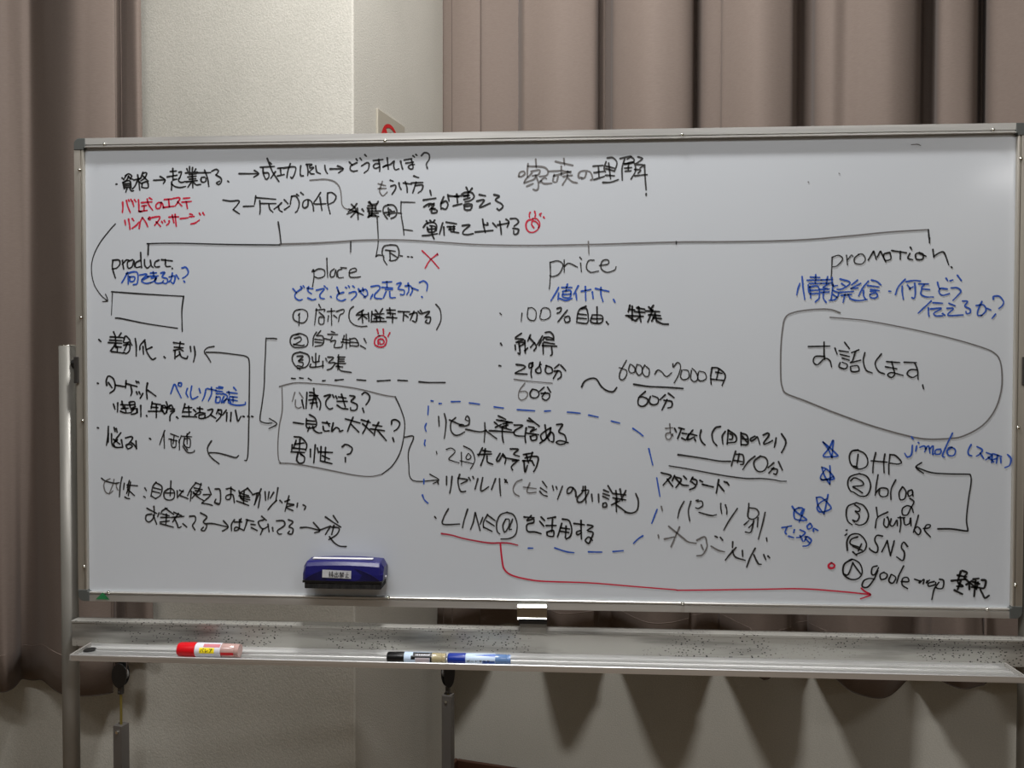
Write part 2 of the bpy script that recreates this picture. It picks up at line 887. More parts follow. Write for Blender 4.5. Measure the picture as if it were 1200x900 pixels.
730,295 780,295
735,310 715,355
760,310 765,350 800,352
810,255 840,250 820,290 860,300 860,330 835,330
870,270 905,270 920,300 905,335
890,250 895,300 880,330
920,285 960,300
970,245 1000,235 1025,260 1020,305
985,345 990,352
@ dark 1.5 330 290 6 | circled one, item on shops
130,435 95,445 80,480 95,515 150,530 180,500 180,455 150,435 120,437
125,465 122,550
118,475 128,460
262,400 275,425
245,430 240,480 232,545
240,440 300,435 300,450
265,455 300,490 265,490 265,535 295,535 300,495
320,450 375,445
350,430 352,545
330,480 325,520
365,475 390,495
385,450 435,435 435,460 410,475 400,520
505,415 480,440 475,500 505,540 555,555 600,553
1085,400 1115,440 1120,510 1090,578
@ black 1.8 330 290 6 | lowering margins, inside brackets in item one
575,440 530,465
525,475 605,470
565,450 570,530
565,480 540,505
575,480 600,500
610,460 615,520
635,450 630,525
660,440 680,465
710,430 690,460
640,470 720,465
650,500 700,490
640,520 735,520
665,490 670,520
690,480 695,520
655,480 720,500
740,440 800,440
760,425 765,475
745,460 800,465
740,490 810,495
780,470 780,530
820,450 900,452
860,455 855,515
870,475 890,490
900,470 950,460 945,520 920,515
930,450 905,510
960,450 975,465
975,440 985,455
985,465 1040,450 1010,490 1045,490 1040,530 1010,525 1020,510
@ dark 1.6 330 290 6 | circled two, home salon
120,610 75,620 60,660 85,700 160,700 185,670 175,625 130,605 100,610
90,640 130,630 135,655 85,685
85,680 140,690 160,685
245,595 225,630 220,690
275,585 245,620
245,620 290,625 290,680 235,695
235,645 285,650
235,665 285,670
350,590 375,600
325,610 395,612
350,640 355,625
300,640 345,650
345,660 380,655 370,700 420,700 430,680
440,620 430,660
430,645 470,650
455,610 455,710
420,665 475,670
480,640 480,695
480,645 520,640 540,690 485,690
485,665 535,670
555,690 590,710
580,640 595,670
@ red 1.7 330 290 6 | red swirl mark with three rays beside home salon
690,620 660,640 655,680 690,700 725,690 738,650 715,620 680,622
680,680 680,650 710,645 720,670 695,680 690,665
672,575 680,605
715,575 718,610
760,600 748,625
@ dark 1.7 330 290 6 | circled three, house calls
130,735 85,750 75,790 95,830 130,858
130,735 185,755 195,800 170,840 110,850
110,765 150,765 120,800 150,810 145,835 110,830
120,795 150,790
215,770 225,805 265,800
240,745 240,840
265,760 260,800
205,820 200,840 245,840 295,830
290,800 290,845
310,780 320,800
325,770 365,775 330,810 375,810 350,850 320,860
395,770 445,770
400,755 395,860
400,785 440,785
400,800 440,800
380,815 450,815
385,835 430,840
400,830 415,865 490,878
@ black 1.6 320 435 6.667 | dashed line under the place list, with a last solid dash
145,55 175,58
208,52 235,55
275,55 300,70
388,75 408,72
485,70 550,64
655,66 725,72
815,76 915,70
975,70 1050,74
1140,82 1210,88 1270,88 1345,88
@ gray 1.3 320 435 6.667 | loose outline around three questions
50,120 130,98 210,90 400,102 560,120 700,145 860,185 955,200
50,718 150,722 300,745 500,785 640,812 760,822 850,805
70,130 72,300 50,420 38,560 42,680 60,718
@ dark 1.4 320 435 6.667 | right side of the outline, with arrow to the repeat list
955,200 1000,300 1028,400 1020,520 990,640 930,740 850,805
1028,515 1098,512 1060,620 1060,720 1090,852 1290,850
1225,805 1295,848 1250,878
@ gray 1.3 320 435 6.667 | first stroke of the publishing question, faded
170,165 150,235
205,165 235,210
175,225 175,270 195,288 220,280
@ black 1.9 320 435 6.667 | question can it be made public
225,225 240,290
265,165 258,290
285,165 320,175 370,240 365,300
285,190 350,190
318,135 320,190 300,290
280,225 340,215
330,200 345,280
290,250 345,245
400,195 450,185 415,230 415,270 440,295 465,288
465,185 475,205
490,195 500,215
510,200 570,210
500,235 580,235
535,180 565,280
500,265 540,290 585,295
600,190 640,200 610,235 655,260 650,300 610,305 605,285
695,180 720,165 755,195 745,235 725,262
700,290 710,320
@ black 1.9 320 435 6.667 | question are first time visitors all right
158,400 240,412
285,340 330,370 335,430 265,440 260,370
265,385 325,390
265,410 330,415
285,435 270,468
310,430 320,460 350,480 380,480
385,400 445,410
420,395 440,430
390,430 400,465 440,465
470,405 458,470 490,440 515,450 520,470 545,462
565,372 680,405
625,360 600,420 582,470
610,415 670,475
690,380 760,400
745,385 720,450 700,485
700,410 780,485
780,420 850,430
760,450 870,465
825,400 800,450 790,500
815,460 885,542
925,415 930,385 960,380 990,405 975,445 945,468
935,520 945,550
@ black 1.9 320 435 6.667 | question men
165,512 220,520 262,570 255,620
180,540 160,600
170,570 240,560
210,530 205,620
155,600 250,610
140,630 245,635
195,640 185,690 205,718 240,710 245,670 215,650
150,575 145,620
210,640 240,665
292,610 292,670
330,575 318,715
345,600 355,635
375,590 370,690
360,630 465,635
410,595 405,700
385,660 440,685
370,700 460,722
540,590 570,572 618,600 605,640 580,650
565,675 565,708
@ dark 1.4 575 290 5.4545 | word price
380,95 382,180 375,265
380,95 430,85 462,110 440,165 400,185 378,180
470,80 470,160
470,120 500,100 555,125
575,100 580,155
570,62 582,75
660,80 625,85 612,130 640,158 690,150
695,115 750,105 750,80 715,85 705,130 740,158 790,145 802,122
@ blue 1.8 575 290 5.4545 | blue note on pricing
435,255 410,300 385,340
435,290 430,335
455,255 520,255
490,235 480,280
460,280 510,275 505,320 460,315 462,285
465,300 510,297
440,325 480,338 520,325
560,245 530,300
545,290 550,335
580,280 640,268
605,250 608,338
650,285 655,325
670,262 755,280
705,255 705,300 718,345
785,332 795,350
@ dark 1.3 575 290 5.4545 | figure one hundred
60,420 70,430
200,420 195,470
240,385 235,440 255,465 285,460 290,410 265,385 240,388
325,400 315,450 345,462 380,440 375,395 340,385 318,405
@ black 1.8 575 290 5.4545 | percent free, after one hundred
425,390 450,385 445,410 425,420
490,400 430,475
475,445 500,440 505,470 480,478 470,455
610,375 570,395 555,430 550,480
580,390 615,395 620,480 560,480
560,425 612,430
558,450 612,455
650,430 640,475 690,485 715,470 710,435 655,430
680,380 680,480
645,455 715,455
740,475 752,490
@ black 2.1 575 290 5.4545 | special discount, crowded characters
890,370 880,410
885,395 920,400
865,435 975,440
905,375 905,465
880,440 925,470
935,385 985,395
920,410 985,415
945,380 960,475
930,465 950,445
1010,380 1030,400
1040,370 1020,400
990,405 1080,410
1010,430 1085,435
1035,400 1005,475
1045,440 1030,470
1050,420 1060,465
1040,450 1090,455
1060,470 1100,488 1135,490
@ black 1.9 575 385 7.5 | word consent
88,130 98,145
270,42 215,85 290,95 225,120
225,120 300,125 250,160
250,130 258,220 240,215
215,145 218,185
300,105 305,215
300,195 325,170
350,55 325,110
340,80 400,150 380,195
385,125 350,165
455,65 410,140
445,105 425,150
480,35 520,30 550,60 555,105
470,80 510,75 550,90
460,100 470,75
490,95 545,100
470,120 560,135
455,150 580,155
460,130 462,222
535,160 540,220 525,238
@ black 1.8 575 385 7.5 | price for sixty minutes, upper figure
75,325 90,328
225,315 290,325 300,345 225,385 225,395 320,400
370,300 340,310 340,345 370,330 365,300 355,395 360,430
435,295 425,335 395,365 410,390 440,385 440,350 430,320 445,315
490,325 480,370 500,395 540,385 535,345 485,325
600,315 560,350
615,320 660,370
560,375 610,375 620,420 590,445
590,370 550,440
@ gray 1.2 575 385 7.5 | fraction line with sixty under it
205,445 320,460 540,480
300,480 255,540 245,600 270,628 310,610 325,570 300,550 255,555
@ black 1.7 575 385 7.5 | minutes, after the lower sixty
365,535 345,570 360,605 400,608 425,580 410,545 370,532
470,515 425,555
500,515 528,560
445,570 510,570 515,605 485,630 455,615
480,560 450,600
@ black 1.9 575 385 7.5 | wave dash between the prices
800,512 825,465 880,438 930,445 970,505 1020,545 1075,555 1108,518
@ dark 1.4 700 400 6.667 | price range between six and seven thousand
228,148 195,205 175,250 175,290 200,300 225,270 230,230 200,215 170,205
255,180 245,220 260,245 290,240 292,205 265,180
310,180 300,230 325,265 350,240 345,195 315,180
370,185 350,230 370,270 400,270 405,220 375,190
450,255 470,225 500,235 540,275 580,245
660,225 650,280 680,300 715,280 710,230 670,222
735,225 730,290 760,315 785,290 770,240 740,210
790,240 785,290 810,310 850,290 840,245 795,232
590,175 595,200 625,165 650,190 635,260 600,325
@ black 1.7 700 400 6.667 | currency sign after seven thousand
895,210 885,280 890,335
895,205 945,210 1000,265 975,345
950,215 930,300
925,240 975,250
890,295 985,305
@ black 1.8 700 400 6.667 | fraction line and sixty minutes
285,335 400,352 530,358 670,368
375,392 325,440 320,490 350,508 385,490 395,455 360,435 325,435
415,430 405,470 430,495 470,485 475,445 430,425
530,418 490,455
555,405 600,440
520,460 580,470 580,510 550,520
545,455 505,535
@ blue 1.6 490 460 7.5 | dashed blue outline around the repeat list, upper left
115,72 132,74
185,96 205,96
292,80 370,78
450,90 540,102
668,126 750,136
870,150 1025,160
1112,163 1165,160
90,120 86,195
72,272 60,305 70,340
62,418 55,450 62,468
@ blue 1.6 590 460 6 | dashed blue outline around the repeat list, right
450,137 540,145
600,158 665,172
758,200 818,215
910,252 945,275 982,305
1022,395 1050,510
1078,600 1100,730
@ blue 1.6 590 560 6 | dashed blue outline around the repeat list, bottom
1080,222 1042,320
980,407 945,430 915,460
770,518 842,512
598,520 692,522
360,492 440,518 496,526
175,494 207,494
-560,10 -560,42
-570,120 -555,155 -530,178
@ dark 1.7 490 460 7.5 | repeat, first words inside the blue outline
180,210 185,295
230,185 245,250 240,330 230,402
275,240 355,275 400,285
330,220 290,260 288,330 320,372 360,372 408,345
385,280 360,290 400,295 445,280 450,230 430,205 415,235 440,250
418,322 540,345 600,330
585,265 588,330 580,435
595,335 690,405
@ black 1.9 490 460 7.5 | raise the rate, beside repeat
705,205 770,235
690,240 740,250
670,260 700,285
680,305 730,280
730,245 830,265
745,275 820,260
740,300 790,285
780,255 770,315
625,335 720,340 840,350
740,310 740,380 750,440
720,300 820,330
845,285 920,290 850,335 855,375 940,385
975,225 1065,295
960,245 1010,260
950,310 940,380 945,440
970,300 1020,310 985,345 1040,320
950,355 1060,370
985,385 1000,420 1040,410 1035,375 985,385
1115,285 1130,400
1165,310 1150,380 1070,445
1165,310 1130,330 1080,370 1085,410 1110,420 1160,350 1190,370 1190,430 1170,430
1140,400 1155,425
@ black 1.8 590 460 6 | last character of the raise the rate line
375,225 415,225 390,275 430,300 440,350 400,365 370,350 400,338 455,352
@ dark 1.3 490 460 7.5 | second time, faint start of the advance booking line
248,500 290,488 325,520 270,580 300,600 360,618
160,518 165,540
380,525 382,640
400,470 470,510 498,580 485,630 460,670
370,600 480,625
440,535 420,570 440,590 465,565 445,535
@ black 1.9 490 460 7.5 | advance booking
565,485 530,555
525,545 645,540
590,495 580,560 550,640
570,510 640,520
605,560 610,610 655,630
720,535 690,590 710,600 745,545 770,580 762,625
745,540 760,570 885,595
810,495 880,500 840,540 890,560
830,600 870,600 820,650 830,680
925,545 1010,530
940,575 1000,560
950,540 970,620
920,600 990,600
930,600 940,700 960,640
1005,525 980,600
1000,560 1055,570 1040,650 1015,695
1000,600 1020,640
@ dark 1.8 490 545 7.5 | alternative word list line, before the bracket
170,140 178,168
250,100 250,175
298,100 290,180 278,245
365,82 350,140 365,215 385,235 418,230
350,115 435,130 375,165
445,110 460,135
480,100 490,120
525,120 500,210
568,110 550,200 560,228 620,190
680,120 645,215
715,120 718,190 725,268
760,125 785,155
765,150 775,130
@ gray 1.4 590 560 6 | bracket and the word for seminar, faint
130,12 90,30 68,75 80,110 110,128
140,65 230,75
185,35 165,90 180,105 230,100
@ dark 1.6 590 560 6 | rest of the word for seminar
275,25 305,65
260,70 305,100
255,95 280,120 308,128
345,55 352,85
370,60 378,80
415,58 380,150
@ dark 1.9 590 560 6 | bracketed remark on invitations, before the closing bracket
510,130 505,90 475,65 450,80 450,110 475,100 490,70
560,60 555,100 520,140 525,170 560,160 600,90 550,90
575,60 580,175
620,115 625,165
668,115 670,170
735,55 765,105
705,85 740,100
700,110 745,125
700,130 740,150
700,180 720,175 725,200 700,205 700,180
770,110 860,120
790,90 800,170
820,80 835,160
860,90 830,150
770,140 860,155
760,190 820,160
790,150 795,238
795,190 860,238
855,240 900,248 940,225 948,160 930,110
@ dark 1.7 490 545 7.5 | capital letters on the last line of the repeat list
145,452 158,468
265,385 225,460 222,520 365,518
435,388 405,480 390,550
500,420 485,500 460,565
502,418 545,575
568,460 545,520
610,435 575,500 575,550
612,440 680,490
600,490 670,535
575,545 650,582
@ dark 1.6 490 545 7.5 | circled symbol after the capital letters
780,415 720,440 690,510 695,580 718,605
780,415 840,440 870,520 855,610 800,645 728,650
770,475 745,530 760,590 795,540 800,480 770,475
830,475 800,560 820,565
@ black 1.9 590 560 6 | make use of, end of the last repeat line
145,275 215,280
195,265 165,300 210,290 215,310
210,315 165,330 170,375 220,380 265,392
265,275 290,300
255,305 285,340
365,275 310,285
345,290 340,380
300,335 370,335
310,380 350,370 350,410 310,405 305,380
410,320 380,415
415,290 460,300 480,360 470,410 440,430
440,340 435,420
400,350 465,360
400,375 460,385
495,320 570,330
545,300 548,430
545,370 515,380 520,400 550,385
590,330 630,340 590,370 630,385 615,430 600,460 575,440 600,415 625,440
@ darkred 1.7 490 545 7.5 | dark red underline below the capital letters
205,602 290,615 400,645 540,672 640,685 780,684 875,704
@ red 1.6 590 560 6 | long red line to the last numbered item, ending in an arrowhead
-22,462 -12,560 5,640 60,685 180,715 300,728 600,738 900,762 1200,786 1260,790 1758,784 2100,780 2382,800 2580,820
2515,775 2545,800 2582,820 2555,835 2510,850
@ gray 1.4 765 480 7.0588 | first character of the trial price remark, faint
140,118 145,190
105,155 165,150
145,190 110,200 110,235 140,245 165,200
150,200 170,220
@ black 1.9 765 480 7.0588 | trial price for the first visit only
180,155 195,185
215,150 262,162
235,160 225,190 205,240
245,195 280,200
240,235 270,250
295,200 290,245
330,170 285,230 290,250 345,225
310,200 365,215
345,240 355,260
400,170 390,220 405,265 432,292
560,140 520,150 490,200 500,260 530,298
600,180 575,220 580,285
625,170 615,285
625,170 685,215 685,265 620,275
640,200 660,215 655,245 635,245
730,190 730,295
730,195 780,215 785,285 730,290
745,240 785,245
740,220 780,270
845,220 810,240 815,260 850,240 865,225 885,285
915,210 950,195 960,215 920,270 925,285 965,270 990,255
1020,235 1015,270 1005,310
1065,200 1100,260 1090,310 1065,355
@ dark 1.8 765 480 7.0588 | blank price line with currency sign per minutes
208,372 220,374 400,400 550,425 645,428
685,345 665,410 650,465
690,370 745,375 750,445 725,455
715,365 700,440
670,420 740,430
845,385 790,430 745,495
890,385 840,425 840,470 870,510 920,505 950,450 935,400 890,385
1000,440 955,480
1040,430 1072,500
985,490 1030,495 1020,535 1000,530
1000,480 960,525
@ dark 1.4 765 480 7.0588 | long thin rule under the blank price
135,465 300,492 500,530 650,555 780,570 900,570 1000,580 1060,592 1105,592
@ black 1.9 765 480 7.0588 | word standard
70,522 150,545 130,575 85,625
120,575 165,635
180,545 160,590
180,555 235,575 210,620 190,645
190,570 240,620 295,628
255,550 280,575
330,560 310,595
325,570 365,590 350,640 305,662
325,600 350,620
390,585 412,598
410,618 500,640
545,580 525,690
545,620 590,675
590,595 610,605
612,600 630,625
@ dark 1.6 760 570 6 | by parts, under standard
250,105 220,160 205,222
298,105 280,170 290,242
345,105 375,105 380,135 350,155 332,150
335,100 350,95
355,182 440,205 478,198
508,120 508,150 515,190
540,130 550,160 550,195
625,155 570,235 528,308
705,120 705,145
705,145 700,215 740,230 775,195 760,160 715,150 
672,270 690,255 705,240
740,240 720,320 680,320
735,260 705,290
770,220 765,285
820,182 800,270 772,372
830,362 832,384
@ gray 1.7 760 570 6 | made to measure menu, written faintly at a slant
68,342 72,362
142,280 240,360 280,390 335,400
218,285 190,350 158,425
112,370 180,355
340,378 395,355 410,400 410,430 380,480 340,488
370,410 385,445
440,420 490,448 535,460
90,140 98,172
@ dark 1.8 760 570 6 | end of the slanted menu remark
468,350 485,358
505,358 522,378
592,390 590,430
615,430 570,480 540,518
590,450 610,495 680,520
660,450 662,492
750,435 715,500 690,568
740,480 770,540 792,548
810,480 825,515
840,490 852,502
@ dark 1.3 920 280 4.4444 | word promotion
245,95 243,150 240,205
245,95 280,85 300,105 270,140 245,145
320,85 325,135
325,110 345,85 355,90
385,80 362,100 365,125 400,130 418,105 405,80 380,80
@ black 1.7 920 280 4.4444 | end of the word promotion
460,65 445,90 433,110
462,65 475,105
495,65 480,95
498,65 525,120
545,70 515,80 520,110 550,105 548,75
555,60 632,72
600,65 600,105
650,75 640,100 665,108
652,42 660,55
700,70 680,80 685,105 715,105 720,80 700,70
700,75 735,90
770,55 775,95
776,90 800,74 825,68 840,98 852,135
865,145 870,150
752,-5 752,20
@ blue 1.7 925 310 8.571 | blue question on sending out information, left half
105,190 85,250 75,305
128,120 140,250 155,350
210,125 305,130
265,100 262,190
180,158 320,155
200,190 320,190
190,205 195,280
205,225 215,335
205,225 290,220 300,330 260,375
215,260 290,255
210,295 290,290
320,155 430,150
385,120 370,200
320,190 430,185
400,190 340,230 380,240
310,250 400,245
320,280 400,275
350,260 340,330 370,380
430,130 435,210 485,210
440,200 420,350
440,260 495,290 460,350 400,360
440,300 480,330
510,145 600,170 600,200 530,245 480,248
525,190 560,215
685,155 625,205
715,190 620,240
620,240 690,235
500,280 645,270
520,310 625,300
560,300 540,380
590,300 620,345 700,362 780,350
795,165 740,230 695,315
745,260 745,310 765,345
825,155 880,170 920,205
785,210 900,225
815,250 905,262
815,268 870,268
810,300 870,285 885,320 850,338 810,325 812,298
1000,268 1020,268
@ blue 1.7 1030 300 7.5 | blue question on what to tell and how, upper right
230,205 170,270 145,340
205,265 205,320 215,380
240,225 310,215 365,220
250,255 275,285 265,290 300,270
315,240 320,320 310,370 288,365
350,245 435,245
400,250 375,285 445,295
375,295 370,335 410,358 480,360
515,230 525,270 535,290
600,290 540,285 530,320 560,345 620,330
590,195 605,215
625,218 650,210
690,170 725,215
635,280 690,280 720,310 690,350 650,390
@ blue 1.7 1030 300 7.5 | blue words how to convey, lower right
460,395 400,450 345,502
435,455 435,495 440,530
475,410 560,415
455,465 550,460 485,500 500,525 560,525
560,505 580,520
615,415 670,438
600,460 655,462 605,520 740,518
735,395 780,400 755,440 800,465 800,500 770,505 765,485
855,435 920,430 940,480 900,525
905,400 870,480 870,520 905,520
950,460 985,475
1005,380 1010,355 1060,355 1095,400 1085,435 1055,462
1025,510 995,548
@ gray 1.5 900 350 4.1379 | large loose bubble around the talk remark
350,68 300,52 220,52 130,65 85,90 70,150 62,250 62,380 70,430 90,460 180,495 330,555 500,615 650,658 760,680 880,678 950,665 1040,615 1100,540 1130,450 1135,370 1125,300 1100,265 1050,240 900,195 700,148 500,110 400,98 300,90
@ black 1.6 900 350 4.1379 | remark we will talk, inside the bubble
195,232 300,230
272,210 272,270 275,295
275,280 230,280 220,305 240,320 275,290 300,300 308,330
325,240 335,268
372,212 395,242
345,252 390,258
350,270 395,280
360,288 395,298
350,310 345,330 375,340 385,320 360,308
440,248 405,262
425,255 410,300 400,310 450,298
400,330 405,352 440,350 435,325 405,328
470,262 462,300 475,345 505,360
550,268 520,310 535,350 565,365
575,305 640,310
570,330 625,340
600,305 610,345 615,365 600,382 580,370 600,358 655,372
660,308 720,310
712,312 725,345 728,392
725,345 690,345 675,365 700,382 725,370
750,418 755,438
@ blue 1.7 905 500 6 | topmost blue star beside item one
425,98 400,150 360,200 375,212 455,208 450,190 390,135 358,108
358,108 395,160 420,218
430,98 425,150 420,218
@ blue 1.7 905 500 6 | second blue star, beside item two
405,275 408,340 405,405
348,285 370,350 405,405
348,285 385,300 430,350 425,370 345,370 345,340 375,300
345,370 360,375 405,362 430,350
@ blue 1.7 905 500 6 | third blue star, beside item three
392,478 380,540 365,615
310,500 325,560 365,615
310,498 350,500 410,560 400,585 340,600 315,575 330,540 385,505
@ blue 1.7 905 500 6 | fourth blue star and small note, left of the star column
140,560 170,600 240,650 225,660 180,655
225,580 190,670
185,570 155,590 155,640 175,655
185,570 215,575 200,610
@ blue 1.7 905 500 6 | small blue note below the fourth star
265,680 245,700 255,720 280,705 270,682
290,735 292,715 322,730
68,710 135,698
105,705 90,740 100,755
155,725 150,745
115,770 150,780
195,725 232,745 200,775 170,780
195,765 215,805
230,775 250,775 275,800 250,835 215,840
240,775 225,805
235,790 262,815
@ black 1.6 975 520 7.5 | circled one, home page
230,55 175,65 152,120 175,190 240,222 300,200 315,150 290,90 230,58 190,62
230,92 215,200
190,195 225,205
385,78 365,160 358,255
345,150 485,162
465,90 455,160 458,255
510,95 500,180 500,268
510,95 560,105 610,160 580,178 510,170
@ black 1.6 975 520 7.5 | circled two, web diary
240,262 160,290 138,350 160,410 190,425
240,262 310,290 340,370 310,450 250,460 190,425
165,325 200,300 265,330 270,365 185,375
185,380 230,405 268,432
405,272 390,360 380,455
385,430 430,390 490,400 485,455 440,465 415,440 420,400
560,318 520,400 518,490
620,378 590,430 600,490 640,480 650,420 625,380
700,405 668,420 675,460 710,440 705,405 712,460
685,480 720,510 690,570 660,625 620,620 620,570 660,545 700,560 715,605
@ black 1.6 975 520 7.5 | circled three, video channel
215,518 140,550 125,620 140,680 178,712
215,518 280,545 320,620 300,690 250,715 205,705
200,535 245,570 235,595 205,590
205,595 240,630 220,680 180,670 200,690
390,560 400,640
490,600 400,650 380,740
460,660 455,710 485,735 500,690 490,645 480,650
520,660 510,710 540,720 570,670 575,720
600,640 605,700 595,775
580,650 640,650
630,650 640,710 680,700 690,650 695,720
760,628 740,700 715,780
720,760 760,800 780,760 750,730 720,755
805,745 850,740 865,715 830,715 815,760 865,818
@ black 1.6 1040 500 6.427 | bracket arrow from item three back to item one
380,770 480,770 590,785 605,775 595,700 610,550 630,420 625,365 600,358 450,355 330,345 215,305
258,270 215,305 272,352
@ blue 1.7 1040 500 6.427 | blue name with a note in brackets, right of item one
180,75 195,95
188,140 180,210 150,228 130,200
232,118 238,125
220,145 212,185
245,155 275,145 290,165 280,190
285,170 310,145 320,200
320,165 345,145 340,205 350,205
400,170 365,175 360,205 395,205 405,180
490,48 450,130 415,215 430,230
485,155 450,180 460,215 500,215 512,175 480,155 460,160
630,135 608,180 612,210 635,220
675,150 715,175 690,210 670,222
700,200 725,240
745,195 785,215 740,250
760,230 800,265
790,205 785,270
800,205 860,225
830,215 820,275
820,240 790,250
852,235 855,275
905,210 930,240 920,290 885,308
@ black 1.7 960 610 5.4545 | circled four, social networks
180,190 178,130 205,90 260,90 300,140 290,190 240,215
165,95 178,85
172,62 180,60
245,105 205,120 200,150 255,170
270,150 250,195
215,165 275,190
215,200 240,222
405,100 370,95 355,125 375,170 365,205 325,185 322,175
435,130 400,200
435,128 455,225
480,130 455,225
565,165 540,138 525,170 545,205 535,255 495,232
@ black 1.7 960 610 5.4545 | circled fifth item, map listing
210,248 160,280 155,340 200,375 250,370 275,330 260,275 215,248 190,255
215,270 185,345 155,340
215,270 235,300 265,340
370,290 340,300 335,340 355,345 380,300
375,320 350,375 310,425 275,420 285,385 320,370 355,375
415,330 390,345 395,375 425,370 435,345 410,330
460,345 445,385 470,400 490,365 465,345
540,290 510,350 495,400
525,390 570,390 565,365 535,370 530,410 565,435
610,375 640,385
645,385 640,400 670,375 665,405
690,385 685,400 705,380
735,390 700,400 700,420 740,410 745,395
765,395 735,440 720,505
770,375 795,385 790,430 760,435 745,425
@ black 2.2 960 610 5.4545 | word listing, heavily written after the fifth item
915,320 945,335 925,360
905,325 885,390
845,385 935,375
885,350 940,360
890,400 920,420 880,420
905,385 885,440
865,445 915,470
930,370 990,420
940,410 975,385
960,440 960,400
985,375 1020,370
980,390 1025,405
1000,385 990,485
1015,395 1005,440
975,425 1030,430
1040,380 1065,385 1055,430 1030,435 1045,470 1060,495 1085,480
@ red 2.2 960 610 5.4545 | small red ring before the fifth item
78,270 60,285 65,302 90,302 98,285 80,270
@ gray 1.6 0 0 1 | long horizontal rule joining the four headings
328,286 365,285 400,283 420,281.5 450,281 480,281.5 520,284 560,286.5 620,287.5 690,286.5 760,284.5 800,283.5 870,283 940,281 1000,276 1040,272 1088,269
@ black 1.6 0 0 1 | left end and short ticks of the heading rule
173.5,298.5 174,287 174.5,285.5 210,285 270,286.5 328,287
326,260 328,273 329.5,286
411,283 411,295
792.5,283 792.5,286
1088,269 1088.5,276 1089.5,284.5
@ gray 1.5 0 0 1 | tick above the price heading
689.5,283 690,297
@ gray 0.9 0 0 1 | tiny stray marks near the top right corner
1068,169.5 1075,169 1079,170.5
983,203 984,203.5
947,213 948,213.5
@ dark 1.5 190 430 6.921 | line from home salon down to the three questions, with arrow
927,-228 900,-232 852,-230 842,-226 838,-100 832,0 828,150 810,300 795,400 800,440 840,455 890,455
870,418 930,462 865,500
'''

# ---------------------------------------------------------------- materials
def wall_material():
    q = N('textured vinyl wallpaper')
    tc = q.n('ShaderNodeTexCoord')
    n1 = q.n('ShaderNodeTexNoise', i_Scale=2.2, i_Detail=3); q.l(tc.outputs['Object'], n1.inputs['Vector'])
    n3 = q.n('ShaderNodeTexNoise', i_Scale=260, i_Detail=2); q.l(tc.outputs['Object'], n3.inputs['Vector'])
    ad = q.n('ShaderNodeMath', operation='MULTIPLY_ADD'); ad.inputs[1].default_value = .9
    q.l(n3.outputs[0], ad.inputs[0]); q.l(n1.outputs[0], ad.inputs[2])
    cr = q.n('ShaderNodeMapRange', i_From_Min=.55, i_From_Max=1.35); q.l(ad.outputs[0], cr.inputs[0])
    mx = q.n('ShaderNodeMix', data_type='RGBA'); mx.inputs[6].default_value = (*s2l((.635, .627, .59)), 1); mx.inputs[7].default_value = (*s2l((.745, .733, .695)), 1)
    q.l(cr.outputs[0], mx.inputs[0]); q.l(mx.outputs[2], q.b.inputs['Base Color'])
    q.b.inputs['Roughness'].default_value = .75; q.b.inputs['Specular IOR Level'].default_value = .25
    bp = q.n('ShaderNodeBump', i_Strength=.6, i_Distance=.0012); q.l(n3.outputs[0], bp.inputs['Height']); q.l(bp.outputs[0], q.b.inputs['Normal'])
    return q.m
M_wall = wall_material()
def curtain_material():
    q = N('taupe curtain cloth')
    tc = q.n('ShaderNodeTexCoord')
    mp = q.n('ShaderNodeMapping'); mp.inputs['Scale'].default_value = (90, 90, 900); q.l(tc.outputs['Object'], mp.inputs[0])
    n1 = q.n('ShaderNodeTexNoise', i_Scale=1.0, i_Detail=3); q.l(mp.outputs[0], n1.inputs['Vector'])
    cr = q.n('ShaderNodeMapRange', i_From_Min=.3, i_From_Max=.7); q.l(n1.outputs[0], cr.inputs[0])
    mx = q.n('ShaderNodeMix', data_type='RGBA'); mx.inputs[6].default_value = (*s2l((.425, .378, .348)), 1); mx.inputs[7].default_value = (*s2l((.455, .408, .376)), 1)
    q.l(cr.outputs[0], mx.inputs[0]); q.l(mx.outputs[2], q.b.inputs['Base Color'])
    q.b.inputs['Roughness'].default_value = .8; q.b.inputs['Specular IOR Level'].default_value = .2
    q.b.inputs['Sheen Weight'].default_value = .06; q.b.inputs['Sheen Roughness'].default_value = .4
    bp = q.n('ShaderNodeBump', i_Strength=.15, i_Distance=.0004); q.l(n1.outputs[0], bp.inputs['Height']); q.l(bp.outputs[0], q.b.inputs['Normal'])
    return q.m
M_curtain = curtain_material()
M_seam = mat('curtain seam thread', (.50, .445, .41), .8)
M_hem = mat('dark hem binding', (.20, .17, .155), .85)
M_base = noisy('dark brown baseboard', (.20, .11, .07), (.27, .16, .10), (3, 3, 40), .5)
M_floor = noisy('grey brown carpet tile', (.38, .31, .225), (.43, .35, .26), (60, 60, 60), .9, bump=.4)
M_ceil = noisy('white ceiling board', (.74, .73, .71), (.78, .77, .75), (30, 30, 30), .9)
M_alu = noisy('brushed aluminium', (.70, .695, .68), (.78, .775, .76), (2, 60, 60), .33, .8, rvar=.12)
M_tray = noisy('satin anodised aluminium', (.80, .80, .795), (.88, .88, .875), (1, 90, 90), .27, .85, rvar=.12)
M_alu_v = noisy('brushed aluminium upright', (.68, .66, .62), (.75, .73, .69), (60, 60, 2), .36, .8, rvar=.12)
M_corner = mat('grey plastic corner', (.29, .30, .29), .45)
M_steel = noisy('grey painted steel tube', (.45, .445, .42), (.51, .50, .475), (20, 20, 6), .42, .35, bump=.25, bscale=420, bdist=.0005)
M_chrome = mat('polished chrome', (.86, .86, .83), .13, 1.0)
M_black = mat('black plastic', (.06, .06, .06), .4)
